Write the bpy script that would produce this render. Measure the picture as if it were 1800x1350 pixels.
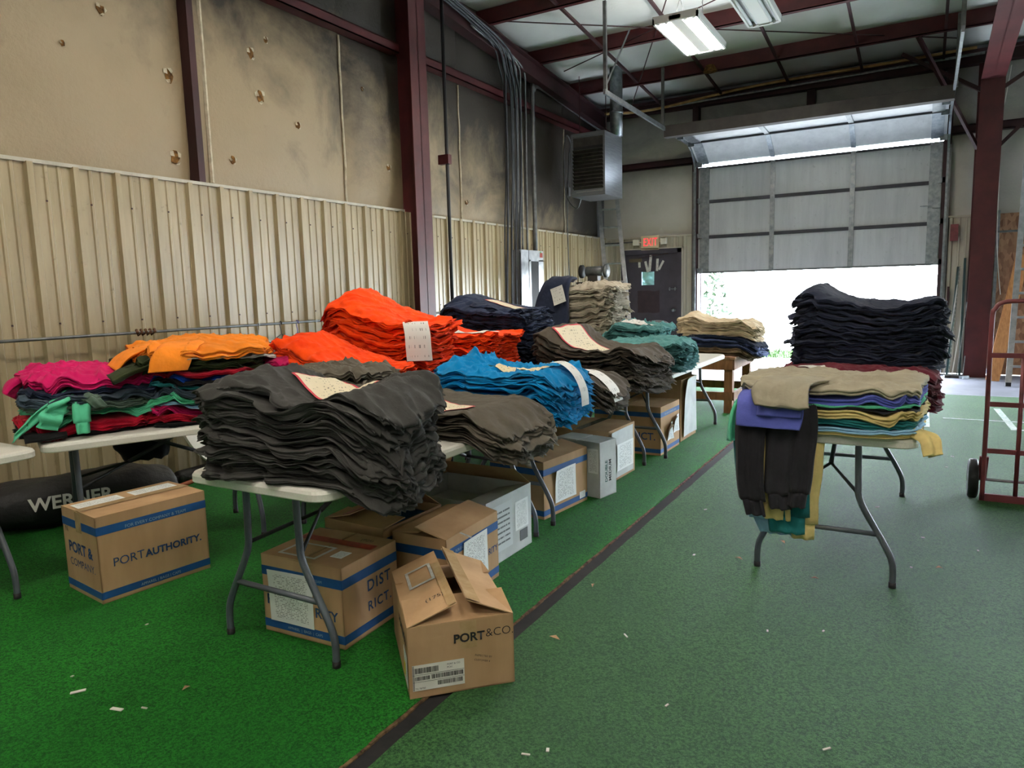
import bpy, math, random
import numpy as np
from mathutils import Vector, Matrix, noise as mnoise

S = bpy.context.scene
for o in list(bpy.data.objects):
    bpy.data.objects.remove(o)
C = S.collection
PI = math.pi
R = math.radians

# ------------------------------------------------------------------ camera
YAW, PIT, ROL, EYE = R(30.09), R(-7.39), R(-1.514), 1.424
_r = Vector((math.cos(YAW), math.sin(YAW), 0))
_f = Vector((-math.sin(YAW) * math.cos(PIT), math.cos(YAW) * math.cos(PIT), math.sin(PIT)))
_u = _r.cross(_f)
_r2 = _r * math.cos(ROL) + _u * math.sin(ROL)
_u2 = _u * math.cos(ROL) - _r * math.sin(ROL)
cam = bpy.data.objects.new('camera', bpy.data.cameras.new('camera'))
C.objects.link(cam)
cam.data.sensor_width = 36
cam.data.lens = 36 * 1250 / 1800
cam.data.clip_start = 0.05
cam.data.clip_end = 300
mw = Matrix((_r2, _u2, -_f)).transposed().to_4x4()
mw.translation = (0, 0, EYE)
cam.matrix_world = mw
S.camera = cam
# ------------------------------------------------------------------ world, exposure
W = bpy.data.worlds.new('World')
S.world = W
W.use_nodes = True
bg = W.node_tree.nodes['Background']
bg.inputs[0].default_value = (0.80, 0.90, 1.0, 1)
bg.inputs[1].default_value = 31.0
sun = bpy.data.objects.new('sun', bpy.data.lights.new('sun', 'SUN'))
C.objects.link(sun)
sun.data.energy = 2.5
sun.data.angle = R(1)
sun.data.color = (1, 0.95, 0.88)
sun.rotation_euler = (R(38), 0, R(200))
S.view_settings.view_transform = 'Standard'
S.view_settings.look = 'None'
S.view_settings.exposure = 0.55
S.view_settings.gamma = 1
S.view_settings.use_curve_mapping = False
LAMP_POWER = 76
LAMP_COL = (1.0, 0.91, 0.77)
S.cycles.max_bounces = 8
S.cycles.diffuse_bounces = 4

# ------------------------------------------------------------------ materials
def srgb(r, g, b):
    f = lambda c: c / 12.92 if c <= 0.04045 else ((c + 0.055) / 1.055) ** 2.4
    return (f(r / 255), f(g / 255), f(b / 255))

class NT:
    def __init__(s, name):
        s.m = bpy.data.materials.new(name)
        s.m.use_nodes = True
        s.t = s.m.node_tree
        s.b = s.t.nodes['Principled BSDF']
    def n(s, kind, **kw):
        x = s.t.nodes.new(kind)
        for k, v in kw.items():
            if k.startswith('i_'):
                key = k[2:]
                x.inputs[int(key) if key.isdigit() else key.replace('_', ' ')].default_value = v
            else:
                setattr(x, k, v)
        return x
    def l(s, a, b):
        s.t.links.new(a, b)
    def math(s, op, a, b=None, clamp=False):
        x = s.n('ShaderNodeMath', operation=op, use_clamp=clamp)
        for i, v in enumerate((a, b)):
            if v is None: continue
            if isinstance(v, (int, float)): x.inputs[i].default_value = v
            else: s.l(v, x.inputs[i])
        return x.outputs[0]
    def mix(s, fac, a, b, mode='MIX'):
        x = s.n('ShaderNodeMix', data_type='RGBA', blend_type=mode)
        for i, v in ((0, fac), (6, a), (7, b)):
            if isinstance(v, (int, float)): x.inputs[i].default_value = v
            elif isinstance(v, tuple): x.inputs[i].default_value = (*v, 1)
            else: s.l(v, x.inputs[i])
        return x.outputs[2]
    def noise(s, scale, vec=None, detail=4, rough=0.6, dist=0.0):
        x = s.n('ShaderNodeTexNoise', i_Scale=scale, i_Detail=detail, i_Roughness=rough, i_Distortion=dist)
        if vec is not None: s.l(vec, x.inputs['Vector'])
        return x.outputs['Fac']
    def ramp(s, fac, lo, hi):
        x = s.n('ShaderNodeMapRange', clamp=True)
        s.l(fac, x.inputs[0]); x.inputs[1].default_value = lo; x.inputs[2].default_value = hi
        return x.outputs[0]
    def bump(s, h, strength, dist=0.01):
        x = s.n('ShaderNodeBump', i_Strength=strength, i_Distance=dist)
        s.l(h, x.inputs['Height'])
        s.l(x.outputs[0], s.b.inputs['Normal'])

def M(name, col, col2=None, ns=6.0, lo=0.35, hi=0.65, rough=0.6, metal=0.0, spec=0.4,
      bump=0.0, bs=40.0, bd=0.01, rnd=0.0, sheen=0.0, world=False, emit=None, es=1.0, stretch=None):
    t = NT(name)
    b = t.b
    b.inputs['Roughness'].default_value = rough
    b.inputs['Metallic'].default_value = metal
    b.inputs['Specular IOR Level'].default_value = spec
    b.inputs['Sheen Weight'].default_value = sheen
    vec = t.n('ShaderNodeNewGeometry').outputs['Position'] if world else t.n('ShaderNodeTexCoord').outputs['Object']
    if stretch:
        mp = t.n('ShaderNodeMapping')
        mp.inputs['Scale'].default_value = stretch
        t.l(vec, mp.inputs[0]); vec = mp.outputs[0]
    c = None
    if col2:
        c = t.mix(t.ramp(t.noise(ns, vec), lo, hi), tuple(col), tuple(col2))
    if rnd:
        oi = t.n('ShaderNodeObjectInfo').outputs['Random']
        k = t.math('ADD', t.math('MULTIPLY', oi, 2 * rnd), 1 - rnd)
        cc = t.n('ShaderNodeCombineColor')
        for i in range(3): t.l(k, cc.inputs[i])
        c = t.mix(1.0, c if c is not None else tuple(col), cc.outputs[0], 'MULTIPLY')
    if c is not None: t.l(c, b.inputs['Base Color'])
    else: b.inputs['Base Color'].default_value = (*col, 1)
    if bump: t.bump(t.noise(bs, vec, 6), bump, bd)
    if emit:
        b.inputs['Emission Color'].default_value = (*emit, 1)
        b.inputs['Emission Strength'].default_value = es
    return t.m

def fabric(name, rgb, rnd=0.16, rgb2=None):
    c = srgb(*rgb)
    c2 = srgb(*rgb2) if rgb2 else tuple(x * 0.78 for x in c)
    return M(name, c, c2, ns=9, lo=0.35, hi=0.7, rough=0.95, spec=0.12, bump=0.35, bs=26, bd=0.012, rnd=rnd, sheen=0.08)

red_steel = M('oxide red painted steel', srgb(84, 34, 36), srgb(66, 25, 28), ns=3, rough=0.5, spec=0.4)
dark_steel = M('sooty dark red steel', srgb(62, 30, 32), srgb(44, 24, 27), ns=2, rough=0.6)
galv = M('galvanised steel', srgb(150, 156, 160), srgb(118, 124, 130), ns=14, rough=0.38, metal=0.75)
galv_dark = M('dull grey conduit', srgb(120, 122, 122), srgb(92, 94, 96), ns=10, rough=0.45, metal=0.5)
alu = M('aluminium', srgb(188, 190, 192), srgb(160, 162, 166), ns=12, rough=0.35, metal=0.8)
black_rubber = M('black rubber', (0.012, 0.012, 0.013), rough=0.6, bump=0.2, bs=60)
black_cable = M('black cable sheath', (0.02, 0.021, 0.024), rough=0.5)
rail_mat = M('dark grey rail', srgb(56, 57, 64), srgb(44, 45, 52), ns=5, rough=0.5)
strut_mat = M('weathered dark strut', srgb(66, 62, 60), srgb(52, 48, 48), ns=4, rough=0.6)
cable_grey = M('dusty black cable', srgb(62, 66, 74), srgb(46, 50, 56), ns=6, rough=0.5)
leg_grey = M('charcoal powder coated tube', srgb(84, 90, 98), srgb(70, 76, 84), ns=8, rough=0.42, spec=0.5)
plastic_white = M('speckled off white plastic', srgb(226, 224, 216), srgb(216, 214, 205), ns=180, rough=0.55, spec=0.4, bump=0.08, bs=220, bd=0.002)
wood = M('construction lumber', srgb(150, 104, 66), srgb(118, 78, 48), ns=5, rough=0.75, stretch=(8, 8, 1), bump=0.2, bs=30)
plank_mat = M('fresh pine plank', srgb(206, 148, 96), srgb(182, 124, 78), ns=6, rough=0.7, stretch=(9, 9, 1))
paper = M('white paper', srgb(232, 230, 222), srgb(216, 213, 204), ns=4, rough=0.8, spec=0.2)
ink = M('black print ink', (0.015, 0.015, 0.016), rough=0.7)
ink_blue = M('blue print ink', srgb(34, 70, 116), srgb(28, 58, 100), ns=20, rough=0.7)
ink_pale = M('pale print on blue band', srgb(150, 165, 180), rough=0.7)
band_blue = M('blue printed band', srgb(24, 84, 146), srgb(20, 72, 128), ns=8, rough=0.65)
tape_clear = M('clear packing tape', srgb(188, 160, 122), srgb(170, 140, 100), ns=18, rough=0.22, spec=0.6)
tape_red = M('red printed tape', srgb(176, 66, 46), srgb(150, 52, 38), ns=50, rough=0.4)
tape_white = M('white label border', srgb(214, 214, 208), srgb(188, 186, 178), ns=30, rough=0.6)
card = M('corrugated cardboard', srgb(190, 156, 118), srgb(172, 138, 102), ns=5, rough=0.85, spec=0.2, bump=0.12, bs=90, bd=0.004, stretch=(1, 1, 0.2), rnd=0.06)
card_white = M('white printed cardboard', srgb(206, 208, 206), srgb(186, 189, 188), ns=6, rough=0.7, spec=0.3, rnd=0.04)
black_nylon = M('black nylon', (0.012, 0.012, 0.013), (0.02, 0.02, 0.02), ns=6, rough=0.55, bump=0.5, bs=18, bd=0.02)
hand_red = M('worn red truck paint', srgb(120, 54, 58), srgb(96, 42, 46), ns=12, lo=0.45, hi=0.7, rough=0.45, spec=0.5)
green_paint = M('dark green paint', srgb(44, 74, 74), srgb(34, 58, 60), ns=9, rough=0.5)
door_grey = M('dark grey door paint', srgb(70, 66, 76), srgb(58, 54, 64), ns=3, rough=0.5)
paint_patch = M('brown touch-up paint', srgb(58, 44, 50), srgb(48, 38, 44), ns=12, rough=0.6)
glass = NT('window glass')
glass.b.inputs['Transmission Weight'].default_value = 1
glass.b.inputs['Roughness'].default_value = 0.12
glass.b.inputs['Base Color'].default_value = (0.55, 0.80, 0.95, 1)
glass = glass.m
grey_paint = M('grey enamel', srgb(128, 130, 136), srgb(112, 114, 120), ns=5, rough=0.45)
heater_steel = M('brushed heater casing', srgb(146, 150, 156), srgb(126, 130, 136), ns=4, rough=0.3, metal=0.7, stretch=(1, 1, 14))
heater_dark = M('sooted louvre steel', srgb(74, 70, 66), srgb(50, 47, 45), ns=7, rough=0.5, metal=0.4)
sign_beige = M('beige sign housing', srgb(214, 196, 158), rough=0.5)
sign_red = M('lit red letters', (0.8, 0.02, 0.02), rough=0.5, emit=(1, 0.04, 0.07), es=1.0)
concrete = M('concrete slab', srgb(112, 113, 124), srgb(96, 97, 108), ns=2.5, rough=0.75, spec=0.35, bump=0.15, bs=50)
apron_mat = M('pale concrete apron', srgb(206, 204, 198), srgb(188, 186, 180), ns=1.4, rough=0.85)
grass_mat = M('lawn grass', srgb(52, 84, 26), srgb(34, 62, 18), ns=3, rough=0.9, bump=0.8, bs=30, bd=0.05)
leaf_mat = M('green leaves', srgb(28, 54, 24), srgb(18, 38, 16), ns=8, rough=0.6)
bark = M('grey brown bark', srgb(110, 96, 80), rough=0.9)
post_red = M('faded red post', srgb(150, 90, 84), rough=0.7)
yellow_ins = M('yellow fibreglass', srgb(132, 94, 44), srgb(70, 46, 22), ns=22, rough=0.95, bump=0.6, bs=40)
flap_mat = M('torn vinyl facing', srgb(196, 184, 160), srgb(160, 148, 126), ns=12, rough=0.5)
tube_lit = M('lit fluorescent tube', (1, 1, 1), rough=0.4, emit=LAMP_COL, es=LAMP_POWER * 0.92)
tube_off = M('unlit fluorescent tube', srgb(206, 208, 212), rough=0.3)
reflector = M('white lamp reflector', srgb(224, 224, 224), rough=0.35)
seam_black = M('black seam rubber', srgb(22, 22, 24), srgb(34, 32, 32), ns=20, rough=0.8)
seam_brown = M('frayed turf backing', srgb(126, 98, 66), srgb(60, 44, 30), ns=26, rough=0.95)
scrap_mat = M('pale litter', srgb(206, 204, 192), rough=0.8)
leaf_dry = M('dry brown leaf', srgb(170, 140, 104), rough=0.85)
paint_line = M('worn white line paint', srgb(206, 212, 208), srgb(150, 176, 164), ns=24, rough=0.85)
red_plastic = M('orange red pole', srgb(150, 76, 46), rough=0.5)
yellow_ink = M('yellow mark', srgb(214, 206, 30), rough=0.6)
purlin_mat = red_steel

def osb():
    t = NT('oriented strand board')
    v = t.n('ShaderNodeTexVoronoi', i_Scale=26.0)
    mp = t.n('ShaderNodeMapping'); mp.inputs['Scale'].default_value = (1, 1, 0.45)
    t.l(t.n('ShaderNodeTexCoord').outputs['Object'], mp.inputs[0]); t.l(mp.outputs[0], v.inputs['Vector'])
    sx = t.n('ShaderNodeSeparateColor'); t.l(v.outputs['Color'], sx.inputs[0])
    t.l(t.mix(sx.outputs[0], srgb(176, 134, 104), srgb(126, 88, 66)), t.b.inputs['Base Color'])
    t.b.inputs['Roughness'].default_value = 0.85
    return t.m
osb_mat = osb()

def turf(name, a, b, c):
    t = NT(name)
    pos = t.n('ShaderNodeNewGeometry').outputs['Position']
    n1 = t.noise(110, pos, 4, 0.8)
    n2 = t.noise(1.3, pos, 4, 0.6)
    n3 = t.noise(420, pos, 2, 0.8)
    col = t.mix(t.ramp(n1, 0.40, 0.60), a, b)
    col = t.mix(t.math('MULTIPLY', t.ramp(n2, 0.4, 0.75), 0.55), col, c)
    col = t.mix(t.math('MULTIPLY', t.ramp(n3, 0.62, 0.78), 0.45), col, tuple(min(1, x * 2.2 + 0.03) for x in b))
    t.l(col, t.b.inputs['Base Color'])
    t.b.inputs['Roughness'].default_value = 0.8
    t.b.inputs['Specular IOR Level'].default_value = 0.25
    t.bump(t.math('ADD', n1, t.math('MULTIPLY', n3, 0.6)), 0.9, 0.018)
    return t.m
turf_l = turf('bright green turf', srgb(10, 76, 20), srgb(48, 160, 48), srgb(22, 106, 34))
turf_r = turf('greyed green turf', srgb(26, 70, 34), srgb(78, 132, 70), srgb(46, 92, 50))

def vinyl(name, clean, soot_thr, soot=(0.022, 0.02, 0.02), amount=0.93, yslope=0.0, yref=3.0, sharp=0.9):
    """off white vinyl facing with smoke soot: a stain with a ragged edge, thicker towards the burnt corner"""
    t = NT(name)
    pos = t.n('ShaderNodeNewGeometry').outputs['Position']
    sp = t.n('ShaderNodeSeparateXYZ'); t.l(pos, sp.inputs[0])
    n1 = t.noise(1.1, pos, 6, 0.62, 0.6)
    n2 = t.noise(7.0, pos, 5, 0.7, 0.4)
    n3 = t.noise(2.6, pos, 4, 0.6)
    thr = t.math('SUBTRACT', soot_thr, t.math('MULTIPLY', t.math('SUBTRACT', sp.outputs[1], yref), yslope))
    d = t.math('SUBTRACT', sp.outputs[2], thr)
    d = t.math('ADD', d, t.math('MULTIPLY', t.math('SUBTRACT', n1, 0.5), 3.2))
    d = t.math('ADD', d, t.math('MULTIPLY', t.math('SUBTRACT', n2, 0.5), 0.7))
    f = t.math('MULTIPLY', t.ramp(d, -0.35, sharp), amount)
    f2 = t.math('MULTIPLY', t.ramp(n3, 0.45, 0.8), 0.22)
    col = t.mix(f2, tuple(clean), tuple(x * 0.6 for x in clean))
    col = t.mix(f, col, tuple(soot))
    t.l(col, t.b.inputs['Base Color'])
    t.b.inputs['Roughness'].default_value = 0.5
    t.b.inputs['Specular IOR Level'].default_value = 0.35
    t.bump(t.math('ADD', n2, t.noise(30, pos, 4)), 0.22, 0.02)
    return t.m
vinyl_left = vinyl('sooty vinyl facing, side wall', srgb(150, 133, 106), 3.60, yslope=0.24, yref=4.0)
vinyl_back = vinyl('sooty vinyl facing, end wall', srgb(196, 192, 184), 3.25, soot=(0.10, 0.10, 0.11), amount=0.62, sharp=1.8)
vinyl_roof = vinyl('roof vinyl facing', srgb(214, 216, 214), 6.9, amount=0.4)

def panel_metal(name, a, b):
    t = NT(name)
    pos = t.n('ShaderNodeNewGeometry').outputs['Position']
    mp = t.n('ShaderNodeMapping'); mp.inputs['Scale'].default_value = (3, 3, 0.35)
    t.l(pos, mp.inputs[0])
    n = t.noise(2.2, mp.outputs[0], 6, 0.7)
    n2 = t.noise(16, pos, 4, 0.7)
    col = t.mix(t.ramp(n, 0.35, 0.75), a, b)
    col = t.mix(t.math('MULTIPLY', t.ramp(n2, 0.62, 0.76), 0.45), col, tuple(x * 0.4 for x in b))
    t.l(col, t.b.inputs['Base Color'])
    t.b.inputs['Roughness'].default_value = 0.36
    t.b.inputs['Specular IOR Level'].default_value = 0.5
    return t.m
liner_mat = panel_metal('beige painted liner panel', srgb(168, 153, 121), srgb(140, 125, 95))
liner_back = panel_metal('pale grey beige liner panel', srgb(186, 180, 164), srgb(160, 154, 138))
section_mat = panel_metal('off white door section', srgb(190, 192, 194), srgb(166, 168, 172))

def print_paper(name, base, line=(0.03, 0.03, 0.035), rows=16.0, border=None, dens=0.5):
    """flat print: rows of broken dark lines in UV space, optional coloured border"""
    t = NT(name)
    uv = t.n('ShaderNodeUVMap').outputs[0]
    sp = t.n('ShaderNodeSeparateXYZ'); t.l(uv, sp.inputs[0])
    fr = t.math('FRACT', t.math('MULTIPLY', sp.outputs[1], rows))
    row = t.math('LESS_THAN', t.math('ABSOLUTE', t.math('SUBTRACT', fr, 0.5)), 0.17)
    cx = t.n('ShaderNodeCombineXYZ')
    t.l(t.math('MULTIPLY', sp.outputs[0], 26.0), cx.inputs[0])
    t.l(t.math('MULTIPLY', t.math('FLOOR', t.math('MULTIPLY', sp.outputs[1], rows)), 7.31), cx.inputs[1])
    words = t.math('GREATER_THAN', t.noise(1.0, cx.outputs[0], 1), 1 - dens)
    mx = t.math('LESS_THAN', t.math('ABSOLUTE', t.math('SUBTRACT', sp.outputs[0], 0.5)), 0.38)
    my = t.math('LESS_THAN', t.math('ABSOLUTE', t.math('SUBTRACT', sp.outputs[1], 0.5)), 0.42)
    f = t.math('MULTIPLY', t.math('MULTIPLY', row, words), t.math('MULTIPLY', mx, my))
    col = t.mix(t.math('MULTIPLY', f, 0.8), tuple(base), tuple(line))
    if border:
        ex = t.math('GREATER_THAN', t.math('ABSOLUTE', t.math('SUBTRACT', sp.outputs[0], 0.5)), 0.455)
        ey = t.math('GREATER_THAN', t.math('ABSOLUTE', t.math('SUBTRACT', sp.outputs[1], 0.5)), 0.47)
        col = t.mix(t.math('MAXIMUM', ex, ey), col, tuple(border))
    t.l(col, t.b.inputs['Base Color'])
    t.b.inputs['Roughness'].default_value = 0.75
    return t.m
form_print = print_paper('printed packing form', srgb(232, 234, 232), rows=30)
form_red = print_paper('printed sheet with red border', srgb(222, 210, 182), border=srgb(200, 60, 74), rows=18, dens=0.40)
form_tan = print_paper('tan printed sheet', srgb(224, 206, 166), rows=16, dens=0.42)
form_hand = print_paper('handwritten sheet', srgb(228, 226, 222), rows=6, dens=0.40)
form_dark = print_paper('densely printed carton side', srgb(202, 206, 206), rows=9, dens=0.62)

# ------------------------------------------------------------------ mesh helpers
class MB:
    def __init__(s): s.v, s.f = [], []
    def add(s, vs, fs):
        k = len(s.v)
        s.v.extend([tuple(v) for v in vs]); s.f.extend([tuple(i + k for i in f) for f in fs])
        return s
    def box(s, x0, x1, y0, y1, z0, z1):
        return s.add([(x, y, z) for z in (z0, z1) for x, y in ((x0, y0), (x1, y0), (x1, y1), (x0, y1))],
                     [(3, 2, 1, 0), (4, 5, 6, 7), (0, 1, 5, 4), (1, 2, 6, 5), (2, 3, 7, 6), (3, 0, 4, 7)])
    def bar(s, p, q, w, h, up=(0, 0, 1)):
        p, q = Vector(p), Vector(q)
        d = (q - p).normalized(); up = Vector(up)
        if abs(d.dot(up)) > 0.98: up = Vector((0, 1, 0))
        a = d.cross(up).normalized() * (w / 2); b = a.cross(d).normalized() * (h / 2)
        return s.add([p - a - b, p + a - b, p + a + b, p - a + b, q - a - b, q + a - b, q + a + b, q - a + b],
                     [(3, 2, 1, 0), (4, 5, 6, 7), (0, 1, 5, 4), (1, 2, 6, 5), (2, 3, 7, 6), (3, 0, 4, 7)])
    def tube(s, path, r, n=10, closed=False, cap=True):
        P = [Vector(p) for p in path]; m = len(P); k = len(s.v)
        prev = None
        rs = r if isinstance(r, (list, tuple)) else [r] * m
        for i, p in enumerate(P):
            if closed: d = P[(i + 1) % m] - P[i - 1]
            else: d = P[min(i + 1, m - 1)] - P[max(i - 1, 0)]
            d.normalize()
            if prev is None:
                a = d.orthogonal().normalized()
            else:
                a = (prev - d * prev.dot(d)).normalized()
            prev = a; b = d.cross(a)
            for j in range(n):
                t = 2 * PI * j / n
                s.v.append(tuple(p + (a * math.cos(t) + b * math.sin(t)) * rs[i]))
        for i in range(m if closed else m - 1):
            for j in range(n):
                i2 = (i + 1) % m
                s.f.append((k + i * n + j, k + i * n + (j + 1) % n, k + i2 * n + (j + 1) % n, k + i2 * n + j))
        if cap and not closed:
            s.f.append(tuple(k + j for j in reversed(range(n)))); s.f.append(tuple(k + (m - 1) * n + j for j in range(n)))
        return s
    def extrude(s, poly, axis, a, b):
        """poly: 2D points; axis 'x','y','z' is the extrusion direction from a to b"""
        mp = {'x': lambda p, t: (t, p[0], p[1]), 'y': lambda p, t: (p[0], t, p[1]), 'z': lambda p, t: (p[0], p[1], t)}[axis]
        n = len(poly)
        vs = [mp(p, a) for p in poly] + [mp(p, b) for p in poly]
        fs = [(i, (i + 1) % n, n + (i + 1) % n, n + i) for i in range(n)] + [tuple(reversed(range(n))), tuple(range(n, 2 * n))]
        return s.add(vs, fs)
    def lathe(s, prof, c=(0, 0, 0), axis='z', n=24):
        k = len(s.v); m = len(prof)
        for r, h in prof:
            for j in range(n):
                t = 2 * PI * j / n; x, y = r * math.cos(t), r * math.sin(t)
                p = {'z': (x, y, h), 'x': (h, x, y), 'y': (x, h, y)}[axis]
                s.v.append((p[0] + c[0], p[1] + c[1], p[2] + c[2]))
        for i in range(m - 1):
            for j in range(n):
                s.f.append((k + i * n + j, k + i * n + (j + 1) % n, k + (i + 1) * n + (j + 1) % n, k + (i + 1) * n + j))
        s.f.append(tuple(k + j for j in range(n))); s.f.append(tuple(k + (m - 1) * n + j for j in range(n)))
        return s
    def build(s, name, mat, parent=None, smooth=False, loc=None, rot=None):
        return mesh_obj(name, s.v, s.f, mat, parent, smooth, loc, rot)

def mesh_obj(name, v, f, mat, parent=None, smooth=False, loc=None, rot=None):
    me = bpy.data.meshes.new(name)
    me.from_pydata(v, [], f)
    me.materials.append(mat)
    import bmesh
    bm = bmesh.new(); bm.from_mesh(me); bmesh.ops.recalc_face_normals(bm, faces=bm.faces); bm.to_mesh(me); bm.free()
    if smooth: me.polygons.foreach_set('use_smooth', [True] * len(me.polygons))
    o = bpy.data.objects.new(name, me)
    C.objects.link(o)
    if parent: o.parent = parent
    if loc is not None: o.location = loc
    if rot is not None: o.rotation_euler = (0, 0, rot)
    return o

def link(name, me, parent=None, loc=None, rot=None):
    o = bpy.data.objects.new(name, me); C.objects.link(o)
    if parent: o.parent = parent
    if loc is not None: o.location = loc
    if rot is not None: o.rotation_euler = rot
    return o

def empty(name, loc=(0, 0, 0), rz=0.0):
    o = bpy.data.objects.new(name, None); C.objects.link(o)
    o.location = loc; o.rotation_euler = (0, 0, rz); o.empty_display_size = 0.1
    return o

def tag(o, label=None, cat=None, group=None, kind=None):
    if label: o['label'] = label
    if cat: o['category'] = cat
    if group: o['group'] = group
    if kind: o['kind'] = kind
    return o

def shared(mb, name, mat, smooth=False):
    me = bpy.data.meshes.new(name); me.from_pydata(mb.v, [], mb.f); me.materials.append(mat)
    import bmesh
    bm = bmesh.new(); bm.from_mesh(me); bmesh.ops.recalc_face_normals(bm, faces=bm.faces); bm.to_mesh(me); bm.free()
    if smooth: me.polygons.foreach_set('use_smooth', [True] * len(me.polygons))
    return me

def text(name, body, parent, origin, right, up, size, mat, bold=0.0, width=None, off=0.0015, align='LEFT', spacing=1.0, line=1.0):
    cu = bpy.data.curves.new(name, 'FONT')
    cu.body = body; cu.size = size; cu.offset = bold; cu.align_x = align
    cu.space_character = spacing; cu.space_line = line
    cu.resolution_u = 3
    ob = bpy.data.objects.new(name, cu)
    C.objects.link(ob)
    dg = bpy.context.evaluated_depsgraph_get()
    me = bpy.data.meshes.new_from_object(ob.evaluated_get(dg))
    bpy.data.objects.remove(ob)
    right, up, origin = Vector(right).normalized(), Vector(up).normalized(), Vector(origin)
    nrm = right.cross(up)
    xs = [v.co.x for v in me.vertices]
    k = 1.0
    if width and xs: k = width / (max(xs) - min(xs))
    for v in me.vertices:
        v.co = origin + right * (v.co.x * k) + up * (v.co.y * (k if width else 1)) + nrm * off
    me.materials.clear(); me.materials.append(mat)
    o = bpy.data.objects.new(name, me); C.objects.link(o); o.parent = parent
    return o

def patch(name, parent, origin, right, up, w, h, mat, off=0.002, curl=0.0, nx=1, ny=1, thick=0.0008):
    """thin sheet lying on a face, with UVs (paper, tape, label)"""
    right, up, origin = Vector(right).normalized(), Vector(up).normalized(), Vector(origin)
    nrm = right.cross(up)
    v, f, uv = [], [], []
    for side in (0, 1):
        for j in range(ny + 1):
            for i in range(nx + 1):
                a, b = i / nx, j / ny
                e = curl * (abs(2 * a - 1) ** 3 * 0.5 + max(0, 2 * b - 1) ** 2) * (0.5 + 0.5 * math.sin(3 * a + 2 * b))
                v.append(origin + right * (w * a) + up * (h * b) + nrm * (off + e + thick * side)); uv.append((a, b))
    k = (nx + 1) * (ny + 1)
    for j in range(ny):
        for i in range(nx):
            q = j * (nx + 1) + i
            f.append((k + q, k + q + 1, k + q + nx + 2, k + q + nx + 1)); f.append((q + nx + 1, q + nx + 2, q + 1, q))
    me = bpy.data.meshes.new(name); me.from_pydata(v, [], f); me.materials.append(mat)
    ul = me.uv_layers.new(name='UVMap')
    for lp in me.loops: ul.data[lp.index].uv = uv[lp.vertex_index]
    o = bpy.data.objects.new(name, me); C.objects.link(o)
    if parent: o.parent = parent
    return o

def smoothpath(pts, sub=6):
    P = [Vector(p) for p in pts]; out = []
    for i in range(len(P) - 1):
        p0, p1, p2, p3 = P[max(i - 1, 0)], P[i], P[i + 1], P[min(i + 2, len(P) - 1)]
        for k in range(sub):
            t = k / sub
            out.append(0.5 * ((2 * p1) + (p2 - p0) * t + (2 * p0 - 5 * p1 + 4 * p2 - p3) * t * t + (3 * p1 - p0 - 3 * p2 + p3) * t ** 3))
    out.append(P[-1])
    return out

def nz(x, y, z=0.0, s=1.0):
    return mnoise.noise(Vector((x * s, y * s, z * s)))

# ================================================================== THE SETTING
XL, YB = -5.28, 12.63          # left wall and back wall inner planes
XR, YF = 7.0, -6.0
ROOF = lambda y: 4.55 + 0.09 * (12.5 - y)     # underside of purlins

# ---- floor
fl = MB().box(XL - 0.2, XR, YF, YB + 0.1, -0.15, 0.0).build('floor', concrete); tag(fl, kind='structure')
def turf_piece(name, x0, x1, y0, y1, mat, label, ex=None):
    m = MB(); n = 240
    # slightly ragged long edges
    pts_l = [(x0 + 0.006 * nz(0, i * 0.37, 3), y0 + (y1 - y0) * i / n) for i in range(n + 1)]
    pts_r = [(x1 + 0.007 * nz(5, i * 0.41, 9), y0 + (y1 - y0) * i / n) for i in range(n + 1)]
    k = 0
    for i in range(n + 1):
        m.v += [(pts_l[i][0], pts_l[i][1], 0.0), (pts_l[i][0], pts_l[i][1], 0.014), (pts_r[i][0], pts_r[i][1], 0.014), (pts_r[i][0], pts_r[i][1], 0.0)]
    for i in range(n):
        q = 4 * i
        for a in range(3): m.f.append((q + a, q + a + 4, q + a + 5, q + a + 1))
    m.f.append((0, 1, 2, 3)); m.f.append((4 * n + 3, 4 * n + 2, 4 * n + 1, 4 * n))
    o = m.build(name, mat); tag(o, label, 'turf'); return o
tl = turf_piece('artificial_turf', XL + 0.03, -1.475, YF + 0.05, 10.28, turf_l, 'bright green turf carpet under the rows of stacked shirts')
tr = turf_piece('artificial_turf', -1.395, XR - 0.05, YF + 0.05, 10.28, turf_r, 'greyer green turf carpet on the open side of the black seam')
for nm, x0, x1, y0, y1 in (('painted_line', 0.05, 0.10, 7.9, 9.5), ('painted_line', 0.22, 1.6, 8.46, 8.50)):
    MB().box(x0, x1, y0, y1, 0.0143, 0.0155).build(nm, paint_line, tr)
MB().bar((0.74, 9.3, 0.015), (0.79, 8.0, 0.015), 0.06, 0.001).build('painted_line', paint_line, tr)
MB().bar((0.79, 8.02, 0.015), (2.4, 8.1, 0.015), 0.05, 0.001).build('painted_line', paint_line, tr)
sm = MB(); k = 160
for i in range(k):
    y0, y1 = YF + 0.05 + (10.3 - YF) * i / k, YF + 0.05 + (10.3 - YF) * (i + 1) / k
    sm.box(-1.474, -1.400, y0, y1, 0.0, 0.004)
se = MB().box(-1.472, -1.398, YF + 0.05, 10.28, 0.0, 0.005).build('turf_seam', seam_black)
tag(se, 'long black seam strip running between the two turf carpets', 'seam')
m = MB()
random.seed(4)
for i in range(420):
    y = YF + 0.1 + i * 0.0385
    w = 0.006 + 0.008 * abs(nz(1, i * 0.2)); h = 0.012 + 0.006 * nz(2, i * 0.3)
    if nz(7, i * 0.05) > 0.35: continue
    m.box(-1.474, -1.474 + w + 0.004, y, y + 0.037, 0.004, h)
o = m.build('frayed_edge', seam_brown, se); o['kind'] = 'stuff'

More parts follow.
